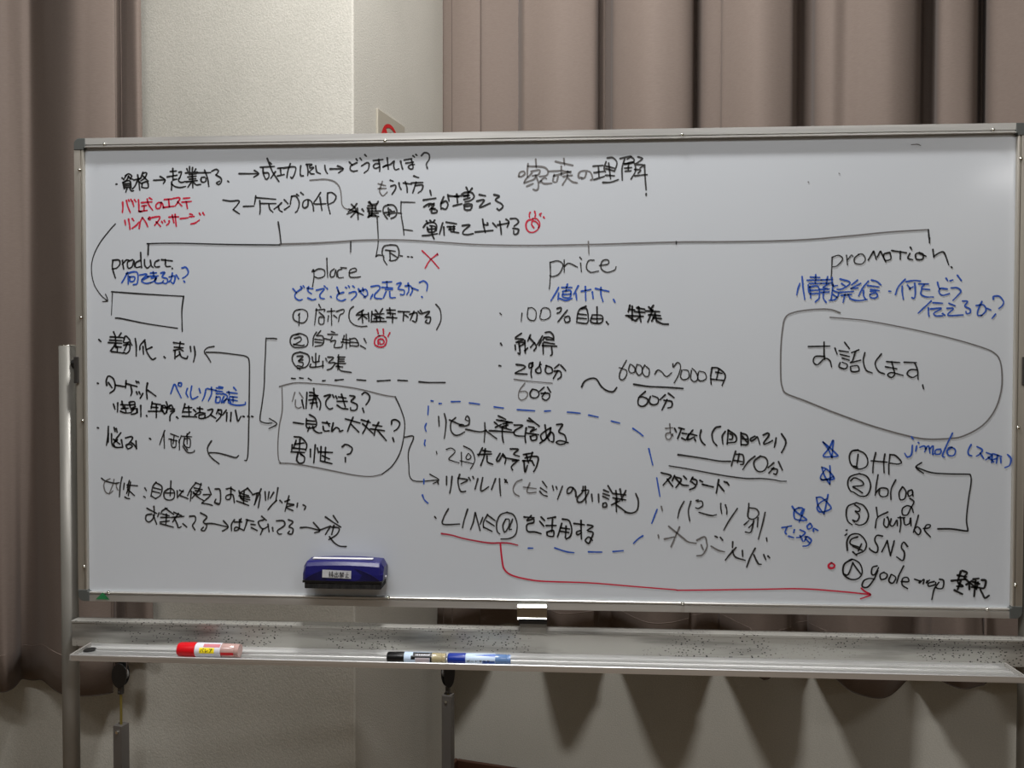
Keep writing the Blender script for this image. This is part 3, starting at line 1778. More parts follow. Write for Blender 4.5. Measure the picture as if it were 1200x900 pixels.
M_rubber = mat('dark rubber', (.10, .10, .10), .7)
M_knobsteel = mat('dark steel bracket', (.30, .29, .28), .4, .7)
M_board = noisy('glossy enamel white panel', (.72, .738, .757), (.732, .75, .768), (1.5, 1.5, 1.5), .24, rvar=.03)
M_board.node_tree.nodes['Principled BSDF'].inputs['Coat Weight'].default_value = .3
M_board.node_tree.nodes['Principled BSDF'].inputs['Coat Roughness'].default_value = .12
def beam_material():
    q = N('grey steel beam with ink dust')
    tc = q.n('ShaderNodeTexCoord')
    mp = q.n('ShaderNodeMapping'); mp.inputs['Scale'].default_value = (3.2, 9, 34); q.l(tc.outputs['Object'], mp.inputs[0])
    sm = q.n('ShaderNodeTexNoise', i_Scale=1.0, i_Detail=5); q.l(mp.outputs[0], sm.inputs['Vector'])
    s1 = q.n('ShaderNodeMapRange', i_From_Min=.47, i_From_Max=.70, i_To_Max=.8); q.l(sm.outputs[0], s1.inputs[0])
    mp2 = q.n('ShaderNodeMapping'); mp2.inputs['Scale'].default_value = (150, 240, 240); q.l(tc.outputs['Object'], mp2.inputs[0])
    vo = q.n('ShaderNodeTexVoronoi', i_Scale=1.0); q.l(mp2.outputs[0], vo.inputs['Vector'])
    s2 = q.n('ShaderNodeMapRange', i_From_Min=.20, i_From_Max=.30, i_To_Min=1, i_To_Max=0); q.l(vo.outputs['Distance'], s2.inputs[0])
    cl = q.n('ShaderNodeTexNoise', i_Scale=9, i_Detail=2); q.l(tc.outputs['Object'], cl.inputs['Vector'])
    s3 = q.n('ShaderNodeMapRange', i_From_Min=.42, i_From_Max=.52); q.l(cl.outputs[0], s3.inputs[0])
    m1 = q.n('ShaderNodeMath', operation='MULTIPLY'); q.l(s2.outputs[0], m1.inputs[0]); q.l(s3.outputs[0], m1.inputs[1])
    m2 = q.n('ShaderNodeMath', operation='MAXIMUM'); q.l(s1.outputs[0], m2.inputs[0]); q.l(m1.outputs[0], m2.inputs[1])
    mx = q.n('ShaderNodeMix', data_type='RGBA'); mx.inputs[6].default_value = (*s2l((.65, .645, .62)), 1); mx.inputs[7].default_value = (*s2l((.10, .09, .09)), 1)
    q.l(m2.outputs[0], mx.inputs[0]); q.l(mx.outputs[2], q.b.inputs['Base Color'])
    q.b.inputs['Roughness'].default_value = .36; q.b.inputs['Metallic'].default_value = .45
    return q.m
M_beam = beam_material()
INK = {'black': mat('black marker ink', (.06, .058, .056), .55), 'dark': mat('dark grey marker ink', (.15, .147, .143), .55),
       'gray': mat('faded grey marker ink', (.38, .37, .365), .55), 'red': mat('red marker ink', (.70, .07, .20), .5),
       'darkred': mat('dark red marker ink', (.62, .13, .22), .5), 'blue': mat('blue marker ink', (.12, .29, .63), .5)}

# ---------------------------------------------------------------- the room
def struct(name, bm, m, mw=RM, **kw):
    return tag(obj(name, bm, m, mw=mw, **kw), kind='structure')
T0, T1, P1 = -3.2, max(4.2, GLX + .8), max(6.2, GLP + .8)
b = bmesh.new(); box(b, T0 - .12, T1 + .12, -P1 - .12, .12, -.12, 0); struct('floor', b, M_floor)
b = bmesh.new(); box(b, T0 - .12, T1 + .12, -P1 - .12, .12, CEIL, CEIL + .12); struct('ceiling', b, M_ceil)
b = bmesh.new(); box(b, 0, T1, 0, .12, 0, CEIL); struct('wall_back', b, M_wall)
b = bmesh.new(); box(b, T0, 0, -STEP, .12, 0, CEIL); struct('wall_left', b, M_wall, bevel=.004)
b = bmesh.new(); box(b, T1, T1 + .12, -P1, .12, 0, CEIL); struct('wall_right', b, M_wall)
b = bmesh.new(); box(b, T0 - .12, T0, -P1, .12, 0, CEIL); struct('wall_far', b, M_wall)
b = bmesh.new(); box(b, T0, T1, -P1 - .12, -P1, 0, CEIL); struct('wall_front', b, M_wall)
BH = .085
def skirting(name, pts):                                # plan polyline, board stands inside it
    b = bmesh.new()
    for i in range(len(pts) - 1):
        (x0, y0), (x1, y1) = pts[i], pts[i + 1]
        box(b, min(x0, x1), max(x0, x1), min(y0, y1), max(y0, y1), 0, BH)
    struct(name, b, M_base, bevel=.003)
skirting('baseboard_back', [(.012, 0), (T1, -.012)])
skirting('baseboard_return', [(0, -STEP - .012), (.012, 0)])
skirting('baseboard_left', [(T0, -STEP - .012), (0, -STEP)])

# ---------------------------------------------------------------- curtains
def curtain(name, top, bot, z0, z1, label, seam_off=.10, z_hem=None, rows=26):
    """top / bot: control points (t, p) in plan; z_hem(f) gives the hem height along the cloth."""
    A = catmull([Vector((x, y)) for x, y in top], 9); B = catmull([Vector((x, y)) for x, y in bot], 9)
    n = len(A); bm = bmesh.new(); grid = []
    hem0 = z_hem or (lambda f, t: z0)
    hem = lambda f: hem0(f, B[int(round(f * (n - 1)))].x)
    org = RM @ Vector((top[0][0], -top[0][1], 0)); 
    root = empty(name, (org.x, org.y, z0), label, 'curtain')
    def pos(i, z):
        f = (z1 - z) / (z1 - z0); f = max(0, min(1, f)) ** 4
        x, p = A[i] * (1 - f) + B[i] * f
        p += .003 * math.sin(z * 5 + i * .35) * (.3 + f)
        return Vector((x, -p, z))
    for i in range(n):
        h = hem(i / (n - 1))
        grid.append([bm.verts.new(pos(i, h + (z1 - h) * j / rows)) for j in range(rows + 1)])
    for i in range(n - 1):
        for j in range(rows): bm.faces.new((grid[i][j], grid[i + 1][j], grid[i + 1][j + 1], grid[i][j + 1]))
    o = obj('cloth', bm, M_curtain, root, RM, smooth=True)
    sd = o.modifiers.new('thickness', 'SOLIDIFY'); sd.thickness = .0025; sd.offset = 0
    bm = bmesh.new()
    tube(bm, [pos(i, hem(i / (n - 1)) + seam_off) + Vector((0, -.0013, 0)) for i in range(n)], .0009, 6)
    obj('hem_seam', bm, M_seam, root, RM, smooth=True)
    bm = bmesh.new()
    tube(bm, [pos(i, hem(i / (n - 1)) + .001) for i in range(n)], .0017, 6)
    obj('hem_edge', bm, M_hem, root, RM, smooth=True)
    return root
def ip(px, p, py=80):                                   # plan point of the cloth seen at pixel column px
    v = room_at(px, py, p); return (v.x, p)
Rtop = [ip(516, .075), ip(520, .10), ip(540, .115), ip(561, .115), ip(565, .10), ip(590, .07), ip(612, .05), ip(608, .07), ip(612, .13), ip(622, .145), ip(655, .172),
        ip(690, .145), ip(700, .115), ip(701, .06), ip(708, .015), ip(716, .06), ip(722, .105), ip(758, .168), ip(790, .158), ip(810, .115), ip(812, .03), ip(817, .012),
        ip(826, .06), ip(844, .095), ip(850, .118), ip(888, .178), ip(922, .148), ip(931, .105), ip(934, .02), ip(942, .008), ip(951, .04), ip(957, .11), ip(974, .145), ip(992, .132),
        ip(1012, .155), ip(1045, .17), ip(1074, .125), ip(1079, .02), ip(1086, .008), ip(1095, .03), ip(1102, .11), ip(1125, .12), ip(1141, .10), ip(1146, .02), ip(1152, .012),
        ip(1160, .09), ip(1180, .13), ip(1215, .16), ip(1250, .13), ip(1262, .05), ip(1280, .12), ip(1320, .16), ip(1370, .14), ip(1378, .04), ip(1400, .12), ip(1450, .15), ip(1500, .05)]
def fan(P, amp=1.0, add=0.0, wob=.0): return [(t + wob * math.sin(i * 2.1), .02 + (p - .02) * amp + add) for i, (t, p) in enumerate(P)]
GAPS = [ip(x, .02, 800)[0] for x in (485, 613, 716, 838, 946, 1068, 1168, 1275, 1390, 1500)]
def hem_p(t):
    for g0, g1 in zip(GAPS, GAPS[1:]):
        if g0 <= t <= g1:
            f = (t - g0) / (g1 - g0); w0 = .16 if g0 == GAPS[1] else .02; w1 = .13 if g1 == GAPS[1] else .02
            f = max(0, min(1, (f - w0) / (1 - w0 - w1))); return .022 + .135 * min(1, 1.55 * math.sin(PI * f) ** 1.15 * .72 + .0)
    return .05
Rbot = [(t, hem_p(t)) for t in sorted(t for t, p in Rtop)]
T_LOW = (ip(968, .1, 800)[0], ip(1096, .1, 800)[0], ip(880, .1, 790)[0], ip(912, .1, 790)[0])
def r_hem(f, t):
    z = .545 + .006 * math.sin(t * 9)
    if T_LOW[0] < t < T_LOW[1]: z -= .045 * math.sin(PI * (t - T_LOW[0]) / (T_LOW[1] - T_LOW[0])) ** .7
    if T_LOW[2] < t < T_LOW[3]: z -= .036 * math.sin(PI * (t - T_LOW[2]) / (T_LOW[3] - T_LOW[2]))
    return z
curtain('curtain', Rtop, Rbot, .50, CEIL - .07, 'wide taupe pleated curtain hanging behind the right two thirds of the whiteboard', z_hem=r_hem)
def il(px, p, py=80):
    v = room_at(px, py, STEP + p); return (v.x, STEP + p)
Ltop = [il(-330, .10), il(-300, .15), il(-250, .13), il(-225, .04), il(-190, .13), il(-150, .15), il(-100, .12), il(-78, .04), il(-50, .12), il(-15, .13), il(10, .10), il(26, .085), il(39, .072), il(56, .105), il(82, .142), il(105, .134), il(130, .115), il(135, .10), il(133, .05), il(137, .022),
        il(150, .035), il(160, .04), il(165, .03)]
Lbot = [il(-330, .10, 790), il(-300, .15, 790), il(-250, .13, 790), il(-225, .04, 790), il(-190, .13, 790), il(-150, .15, 790), il(-100, .12, 790), il(-75, .04, 790), il(-40, .11, 790), il(0, .115, 790), il(14, .09, 790), il(24, .035, 790), il(38, .025, 790), il(52, .08, 790), il(75, .13, 790), il(90, .13, 790), il(118, .105, 790), il(131, .085, 790), il(130, .05, 790),
        il(136, .022, 790), il(152, .03, 790), il(172, .035, 790), il(183, .03, 790)]
LV = il(32, .03, 790)[0]
curtain('curtain', Ltop, Lbot, .49, CEIL - .07, 'dark taupe curtain hanging at the left, behind the left post of the whiteboard stand',
        z_hem=lambda f, t: .520 - .03 * math.exp(-((t - LV) / .07) ** 2) + (.0 if f < .86 else .068 * min(1, (f - .86) / .05)))
for nm, t0, t1, p, lab in (('curtain_rail', .02, 3.2, .09, 'grey curtain rail along the top of the back wall'), ('curtain_rail', T0 + .2, -.50, STEP + .09, 'grey curtain rail along the top of the left wall')):
    b = bmesh.new(); box(b, t0, t1, -p - .015, -p + .015, CEIL - .06, CEIL)
    tag(obj(nm, b, M_steel, mw=RM, bevel=.002), lab, 'curtain rail')

# cord tensioners of the two curtains
def tensioner(px, ytop, ycord, ychan, p, label, wpx, angle, yaw, wf=.62):
    c = room_at(px, ychan, p)
    base = RM @ Vector((c.x, c.y, 0)); base.z = 0
    root = empty('cord_tensioner', base, label, 'cord tensioner', 'cord tensioners of the curtains')
    k = (RMI @ CAM - c).length / FPX
    hw = wpx * k / 2
    mw = RM @ Matrix.Translation((c.x, c.y, 0)) @ Matrix.Rotation(yaw, 4, 'Z')
    zc = c.z; zp = room_at(px, (ytop + ycord) / 2, p).z; r = abs(room_at(px, ytop, p).z - zp); zb = room_at(px, ycord, p).z
    b = bmesh.new(); th = .002                           # U channel standing on the floor
    box(b, -hw, hw, -hw, -hw + th, .0, zc); box(b, -hw, -hw + th, -hw + th, hw, 0, zc); box(b, hw - th, hw, -hw + th, hw, 0, zc); box(b, -hw + th, hw - th, hw - th, hw, 0, zc)
    box(b, -hw, hw, -hw, hw, zc, zc + .003)
    obj('channel', b, M_tens, root, mw)
    b = bmesh.new(); tube(b, [(0, -hw - .003, zc - .012), (0, -hw + .001, zc - .012)], .004, 10); obj('screw', b, M_chrome, root, mw)
    b = bmesh.new(); tube(b, [(0, 0, zc), (0, 0, zb - .012)], .0032, 8); obj('tension_rod', b, M_brass, root, mw)
    b = bmesh.new(); box(b, -.006, .006, -.005, .005, zb - .018, zb + .002); tube(b, [(0, -.009, zb - .012), (0, .009, zb - .012)], .003, 8); obj('clevis', b, M_knobsteel, root, mw, bevel=.001)
    # pulley housing: pointed oval cheeks with the wheel between them
    out = [(math.sin(a) * r * wf, zp + math.cos(a) * r * (1.0 if math.cos(a) > 0 else 1.0)) for a in [2 * PI * i / 24 for i in range(24)]]
    b = bmesh.new(); prism(b, out, -.010, -.006); prism(b, out, .006, .010); obj('pulley_housing', b, M_black, root, mw @ Matrix.Rotation(angle, 4, 'Z'), bevel=.0012)
    b = bmesh.new(); tube(b, [(0, -.0055, zp), (0, -.002, zp), (0, .002, zp), (0, .0055, zp)], [r * wf * .98, r * wf * .8, r * wf * .8, r * wf * .98], 24); obj('pulley_wheel', b, M_grey, root, mw @ Matrix.Rotation(angle, 4, 'Z'), smooth=False)
    b = bmesh.new()
    for s in (-1, 1): tube(b, [(s * r * wf * .8, 0, zp), (s * r * wf * .8, 0, 1.6), (s * r * wf * .7, 0, CEIL - .06)], .0011, 6)
    obj('draw_cord', b, M_cord, root, mw @ Matrix.Rotation(angle, 4, 'Z'))
M_tens = mat('grey enamelled channel', (.40, .385, .37), .45, .2)
M_brass = mat('dull brass rod', (.55, .50, .26), .4, .6)
M_grey = mat('grey nylon', (.45, .45, .44), .5)
M_cord = mat('brown draw cord', (.30, .25, .22), .8)
tensioner(142, 776, 805, 850, STEP + .10, 'grey channel and black pulley of curtain cord, below the tray at left', 10, .3, 0, .60)
tensioner(525, 770, 805, 815, .30, 'grey channel and narrow pulley of curtain cord, below the two marker pens', 10.5, .9, 0, .42)

# ---------------------------------------------------------------- notice on the return wall
a0 = side_at(440.5, 128, 0); a1 = side_at(472, 148, 0)
ztop = (a0.z + a1.z) / 2; yc0, yc1 = a0.y, a1.y          # near edge, far edge
hw = abs(yc1 - yc0) / 2; yc = (yc0 + yc1) / 2; zc = ztop - hw
sg = empty('no_smoking_sign', RM @ Vector((.002, yc, ztop - 2 * hw)), 'small pale square sign with red prohibition ring, on the wall just above the frame', 'sign')
M_sign = mat('ivory sign plate', (.61, .59, .535), .45); M_signred = mat('red sign print', (.70, .07, .09), .45); M_signblk = mat('black sign print', (.09, .09, .09), .5)
b = bmesh.new(); box(b, 0, .006, yc - hw, yc + hw, ztop - 2 * hw, ztop); obj('plate', b, M_sign, sg, RM, bevel=.001)
def ring(bm, x, cy, cz, r0, r1, n=48):
    A = [bm.verts.new((x, cy + math.cos(2 * PI * i / n) * r0, cz + math.sin(2 * PI * i / n) * r0)) for i in range(n)]
    B = [bm.verts.new((x, cy + math.cos(2 * PI * i / n) * r1, cz + math.sin(2 * PI * i / n) * r1)) for i in range(n)]
    for i in range(n): bm.faces.new((A[i], A[(i + 1) % n], B[(i + 1) % n], B[i]))
rc = hw * .70; rz = ztop - .021 - rc
b = bmesh.new(); ring(b, .0066, yc - hw * .12, rz, rc * .83, rc)
sx = rc * .9 * math.cos(PI / 4); wv = rc * .10
vv = [b.verts.new((.0068, yc - hw * .12 + yy, rz + zz)) for yy, zz in ((-sx - wv, sx - wv), (-sx + wv, sx + wv), (sx + wv, -sx + wv), (sx - wv, -sx - wv))]
b.faces.new(vv); obj('prohibition_ring', b, M_signred, sg, RM)
b = bmesh.new()
box(b, .0060, .0064, yc - hw * .12 - rc * .62, yc - hw * .12 + rc * .55, rz - rc * .10, rz + rc * .08)
tube(b, [(.0063, yc - hw * .12 + rc * .1, rz + rc * .2), (.0063, yc - hw * .12 + rc * .0, rz + rc * .62)], .003, 6)
obj('cigarette_symbol', b, M_signblk, sg, RM)

# ---------------------------------------------------------------- mobile whiteboard
BW, BHH = .890, .440                                     # half sizes of the visible panel
FR = .0185; ZC = CZ
wb = empty('mobile_whiteboard', (0, 0, 0), 'large white board on grey steel stand with tray, covered in handwritten marketing notes', 'whiteboard')
b = bmesh.new(); box(b, -BW - .008, BW + .008, .0, .012, ZC - BHH - .008, ZC + BHH + .008)
panel = obj('panel', b, M_board, wb)
b = bmesh.new(); box(b, -BW - .006, BW + .006, .0125, .020, ZC - BHH - .006, ZC + BHH + .006)
obj('backing_board', b, M_steel, wb)
# frame rails: flat face, a groove line and a raised inner lip
def rail(length0, length1, horizontal, sgn, pos, m):
    prof = [(-.0075, 0), (-.0075, .0125), (-.0055, .0130), (-.0055, .0150), (-.0078, .0155), (-.0078, FR - .001), (-.0065, FR), (.0215, FR), (.0215, 0)]
    b = bmesh.new()
    A, B = [], []
    for y, q in prof:
        d = pos + sgn * (FR - q)                          # q measured from the outside edge inwards
        if horizontal:
            A.append(b.verts.new((length0, y, d))); B.append(b.verts.new((length1, y, d)))
        else:
            A.append(b.verts.new((d, y, length0))); B.append(b.verts.new((d, y, length1)))
    b.faces.new(A); b.faces.new(B[::-1]); n = len(A)
    for i in range(n): b.faces.new((A[i], B[i], B[(i + 1) % n], A[(i + 1) % n]))
    return obj('frame_rail', b, m, wb)
CB = .023
rail(-BW - FR + CB, BW + FR - CB, True, 1, ZC + BHH, M_alu)
rail(-BW - FR + CB, BW + FR - CB, True, -1, ZC - BHH, M_alu)
rail(ZC - BHH - FR + CB, ZC + BHH + FR - CB, False, -1, -BW, M_alu_v)
rail(ZC - BHH - FR + CB, ZC + BHH + FR - CB, False, 1, BW, M_alu_v)
for sx_ in (-1, 1):
    for sz_ in (-1, 1):
        cx, cz_ = sx_ * (BW + FR), ZC + sz_ * (BHH + FR); r = .012
        out = [(cx, cz_ - sz_ * CB), (cx, cz_ - sz_ * r)]
        out += [(cx - sx_ * r * (1 - math.cos(a)), cz_ - sz_ * r * (1 - math.sin(a))) for a in [PI / 2 * k / 6 for k in range(1, 6)]]
        out += [(cx - sx_ * r, cz_), (cx - sx_ * CB, cz_), (cx - sx_ * CB, cz_ - sz_ * (FR + .001)), (cx - sx_ * (FR + .001), cz_ - sz_ * (FR + .001)), (cx - sx_ * (FR + .001), cz_ - sz_ * CB)]
        b = bmesh.new(); prism(b, out, -.0088, .0222); obj('corner_cap', b, M_corner, wb, bevel=.001)
for (px, py) in ((122, 169), (93, 199), (94.5, 372), (96.5, 493), (98.5, 664), (127, 694), (455, 700), (800, 707), (1157, 714), (1190, 685.5), (1196.5, 186), (1193.5, 501), (1164, 152), (451, 165), (799.5, 158)):
    v = at(px, py, -.008)
    b = bmesh.new(); tube(b, [(v.x, -.0066, v.z), (v.x, -.0088, v.z), (v.x, -.0102, v.z)], [.0032, .0030, .0014], 14)
    sc_ = obj('screw', b, M_chrome, wb, smooth=True)
# green sticker
b = bmesh.new(); vs = [at(px, py, -.0081) for px, py in ((112, 702.3), (120.5, 694.2), (128.5, 702.7))]
b.faces.new([b.verts.new(v) for v in vs]); obj('green_sticker', b, mat('green sticker', (.12, .42, .24), .5), wb, label='torn green triangular sticker')
# posts
PX = BW + FR + .0205
POSTTOP = at(78, 405.5, .010).z
PR = .0158; PY = .012
for s in (-1, 1):
    PX = BW + FR + (.0295 if s < 0 else .0215)
    b = bmesh.new(); tube(b, [(s * PX, PY, .115), (s * PX, PY, POSTTOP)], PR, 32)
    post = obj('post', b, M_steel, wb, smooth=False)
    for f in post.data.polygons: f.use_smooth = len(f.vertices) == 4
    b = bmesh.new(); tube(b, [(s * PX, PY, POSTTOP), (s * PX, PY, POSTTOP + .002), (s * PX, PY, POSTTOP + .0035)], [PR * .98, PR * .9, PR * .5], 32); obj('post_cap', b, M_chrome, post, smooth=True)
    # pivot bracket between post and frame
    zt = at(90, 418, -.005).z; zb = at(90, 449, -.005).z
    b = bmesh.new(); xi = s * (BW + FR - .006)
    box(b, min(xi, xi + s * .008), max(xi, xi + s * .008), -.0125, .0, zb, zt)
    obj('pivot_bracket', b, M_knobsteel, wb, bevel=.001)
    b = bmesh.new(); zk = at(86, 426, 0).z
    tube(b, [(s * (BW + FR - .002), .006, zk), (s * (PX - PR + .002), .006, zk)], .0075, 20); obj('lock_knob', b, M_black, wb, bevel=.001)
    # foot with two casters
    b = bmesh.new(); hexa(b, [(s * PX + dx, y, z) for dx in (-.02, .02) for y in (-.30, .30) for z in (.085, .115)]); obj('foot', b, M_steel, wb, bevel=.006)
    for y in (-.27, .27):
        b = bmesh.new(); tube(b, [(s * PX - .012, y, .035), (s * PX + .012, y, .035)], .035, 24); tube(b, [(s * PX, y, .05), (s * PX, y, .088)], .01, 12)
        obj('caster', b, M_rubber, wb, bevel=.003)
# beam under the board
BY0 = -.018
bz1 = at(600, 741, BY0).z + .006; bz0 = bz1 - .052
lft = at(84, 736, BY0).x
b = bmesh.new(); box(b, lft, -lft + .002, BY0, BY0 + .0022, bz0, bz1 - .004); box(b, lft, -lft + .002, BY0 - .002, BY0 + .022, bz1 - .005, bz1); box(b, lft, -lft + .002, BY0, BY0 + .022, bz0, bz0 + .0022)
obj('cross_beam', b, M_beam, wb, bevel=.001)
# tray
TF = BY0 - .068; tz = at(600, 767, BY0).z - .002
tl, tr = at(81, 760, TF).x, at(1204, 788, TF).x
prof = [(TF, tz - .004), (TF, tz + .0065), (TF + .002, tz + .0075), (TF + .004, tz + .0065), (TF + .005, tz), (TF + .022, tz), (TF + .0225, tz + .0022), (TF + .026, tz + .0022), (TF + .0265, tz), (TF + .045, tz), (TF + .0455, tz + .0022), (TF + .049, tz + .0022), (TF + .0495, tz),
        (BY0 - .003, tz), (BY0 - .0028, tz + .006), (BY0 - .0002, tz + .006), (BY0 - .0002, tz - .004)]
b = bmesh.new(); sweep_x(b, prof, tl + .003, tr - .003); tray = obj('marker_tray', b, M_tray, wb)
M_endcap = mat('grey tray end cap', (.52, .51, .49), .45)
for s, x in ((1, tl), (-1, tr)):
    b = bmesh.new(); box(b, min(x, x + s * .003), max(x, x + s * .003), TF - .0005, BY0 - .0005, tz - .0045, tz + .008); obj('tray_end_cap', b, M_endcap, tray, bevel=.0008)
v = at(106, 753, BY0 - .02)
b = bmesh.new(); tube(b, [(v.x, BY0 - .022, tz + .0002), (v.x, BY0 - .022, tz + .002), (v.x, BY0 - .022, tz + .0026)], [.012, .0115, .009], 20); obj('tray_plug', b, M_black, tray)
# board stop clip in the middle
x0, x1 = at(606, 715, -.03).x, at(641, 715, -.03).x
za, zb_, zc2 = at(620, 709.5, -.03).z, at(620, 727, -.03).z, at(620, 742, -.022).z
b = bmesh.new(); sweep_x(b, [(-.0082, za), (-.026, za + .0005), (-.031, za - .004), (-.032, zb_ + .006), (-.028, zb_), (-.0082, zb_)], x0, x1)
clip = obj('stop_clip', b, M_chrome, wb, bevel=.0008)
b = bmesh.new(); box(b, x0 + .005, x1 - .001, -.0225, -.019, zc2, zb_ + .001); obj('clip_plate', b, M_steel, clip, bevel=.0006)
b = bmesh.new(); box(b, x0 + .003, x1, -.030, -.0226, zb_ - .007, zb_ - .0005); obj('clip_spring', b, M_black, clip)

# ---------------------------------------------------------------- handwriting
def ribbon(bm, pts, wdt, y, taper=True):
    """flat stroke of marker ink lying in a plane y = const, round ends"""
    P = [Vector((p[0], p[1])) for p in pts]
    if len(P) == 1: P = [P[0], P[0] + Vector((.0005, 0))]
    if (P[-1] - P[0]).length < 1e-6 and len(P) == 2: P[1] = P[0] + Vector((.0005, 0))
    C = catmull(P, 5) if len(P) > 2 else [P[0], (P[0] + P[1]) / 2, P[1]]
    D = [C[0]]
    for c in C[1:]:
        if (c - D[-1]).length > 2e-4: D.append(c)
    if len(D) < 2: D.append(D[0] + Vector((.0004, 0)))
    n = len(D); L, Rr = [], []; ph = random.random() * 6; h0 = wdt / 2
    for i, c in enumerate(D):
        a = D[max(i - 1, 0)]; e = D[min(i + 1, n - 1)]; t = (e - a)
        t = t.normalized() if t.length > 0 else Vector((1, 0)); nn = Vector((-t.y, t.x))
        f = i / (n - 1); h = h0 * (1 + .10 * math.sin(f * 7 + ph)) * (1.0 if not taper else (1.06 - .22 * f))
        L.append(c + nn * h); Rr.append(c - nn * h)
        if i == 0:
            t0, hA = t, h
        if i == n - 1: t1, hB = t, h
    def cap(c, t, h, s):
        nn = Vector((-t.y, t.x)); return [c + nn * h * math.cos(a) * s + t * h * math.sin(a) * s for a in (PI * .25, PI * .5, PI * .75)]
    vl = [bm.verts.new((p.x, y, p.y)) for p in L]; vr = [bm.verts.new((p.x, y, p.y)) for p in Rr]
    for i in range(n - 1): bm.faces.new((vl[i], vl[i + 1], vr[i + 1], vr[i]))
    e = [bm.verts.new((p.x, y, p.y)) for p in cap(D[-1], t1, hB, 1)]
    bm.faces.new([vl[-1]] + e + [vr[-1]])
    s_ = [bm.verts.new((p.x, y, p.y)) for p in cap(D[0], t0, hA, -1)]
    bm.faces.new([vr[0]] + s_ + [vl[0]])
def dens(st):
    out = []
    for (ax, ay), (bx, by) in zip(st, st[1:]):
        n = max(1, int(math.hypot(bx - ax, by - ay) / 6))
        out += [(ax + (bx - ax) * i / n, ay + (by - ay) * i / n) for i in range(n + 1)]
    return out or list(st)
def seg_gap(a, b):
    B = dens(b)
    for p in dens(a):
        for q in B: yield math.hypot(p[0] - q[0], p[1] - q[1])
K = 1.13 / 609.0
cur = None
def flush():
    global cur
    if cur is None: return
    col, wd, x0, y0, sc, lab, strokes, idx = cur
    Y = -.00025 - idx * .000004
    nm = 'handwriting'
    for kw, n2 in (('arrow', 'drawn_arrow'), ('line', 'drawn_line'), ('outline', 'drawn_outline'), ('bubble', 'drawn_outline'), ('star', 'drawn_star'), ('swirl', 'drawn_swirl'), ('ring', 'drawn_ring'), ('box', 'drawn_box'), ('cross mark', 'drawn_cross'), ('bracket to', 'drawn_bracket'), ('rule', 'drawn_line'), ('stray', 'ink_specks')):
        if kw in lab and not lab.startswith(('line on', 'women', 'end of', 'question', 'alternative', 'heading on', 'second time', 'having', 'last', 'blue question', 'name', 'red note', 'trial', 'words to', 'starting', 'rest', 'small blue note', 'heading line', 'blue name', 'blank')): nm = n2; break
    strokes = [[(x0 + x / sc, y0 + y / sc) for x, y in st] for st in strokes]
    left = list(range(len(strokes)))                    # marks that stand apart become parts of their own
    while left:
        grp = [left.pop(0)]; k = 0
        while k < len(grp):
            near = [j for j in left if min(seg_gap(strokes[grp[k]], strokes[j])) < 11]
            for j in near: left.remove(j); grp.append(j)
            k += 1
        bm = bmesh.new()
        for i in grp:
            ribbon(bm, [(p.x, p.z) for p in (at(x, y, Y) for x, y in strokes[i])], wd * K, Y)
        obj(nm, bm, INK[col], panel, label=lab)
    cur = None
INK_COUNT = 0
for ln in STROKES.strip().splitlines():
    if not ln.strip(): continue
    if ln.startswith('@'):
        flush()
        hd, lab = ln[1:].split('|'); c, wd, x0, y0, sc = hd.split()
        cur = (c, float(wd), float(x0), float(y0), float(sc), lab.strip(), [], INK_COUNT); INK_COUNT += 1
    else:
        cur[6].append([tuple(map(float, q.split(','))) for q in ln.split()])
flush()

# small printed characters as strokes on a unit grid (x right, y up)
GL = {
 'te': ['.05,.75 .4,.75', '.22,1 .22,.1 .1,.15', '.05,.4 .4,.5', '.5,.85 .95,.85', '.72,1 .72,.65', '.45,.65 1,.65', '.5,.42 1,.42', '.85,.65 .85,.08 .75,.1', '.6,.3 .68,.2'],
 'shutsu': ['.5,1 .5,.08', '.2,.85 .2,.55 .8,.55 .8,.85', '.08,.4 .08,.08 .92,.08 .92,.4'],
 'kin': ['.05,.85 .45,.85', '.25,1 .25,.55', '.25,.82 .05,.62', '.25,.82 .45,.65', '.55,.85 .95,.85', '.75,1 .75,.55', '.75,.82 .55,.62', '.75,.82 .95,.62', '.25,.5 .75,.5', '.1,.35 .9,.35', '.5,.35 .5,.05', '.25,.25 .15,.1', '.75,.25 .85,.1'],
 'shi': ['.5,1 .5,.08', '.5,.55 .85,.55', '.22,.65 .22,.08', '.05,.08 .95,.08'],
 'ba': ['.3,.75 .05,.1', '.55,.75 .9,.1', '.75,1 .8,.88', '.9,1 .95,.88'], 're': ['.25,.9 .25,.1 .9,.55'], 'a': ['.1,.85 .9,.85 .6,.55', '.5,.7 .5,.4 .25,.1'],
 'bo': ['.1,.7 .9,.7', '.5,.95 .5,.1', '.3,.45 .15,.25', '.7,.45 .85,.25', '.8,1 .84,.9', '.92,1 .96,.9'], '-': ['.1,.5 .9,.5'], 'do': ['.35,.95 .35,.05', '.35,.6 .75,.4', '.7,.95 .74,.82', '.85,.95 .89,.82'],
 'ma': ['.1,.85 .9,.85 .5,.4', '.35,.5 .65,.15'], 'su': ['.15,.85 .8,.85 .55,.45 .1,.1', '.55,.45 .9,.1'], 'ta': ['.45,1 .1,.55', '.4,.85 .85,.85 .6,.35 .25,.05', '.3,.55 .7,.45'],
}
M_print = mat('black printed ink', (.12, .12, .12), .5)
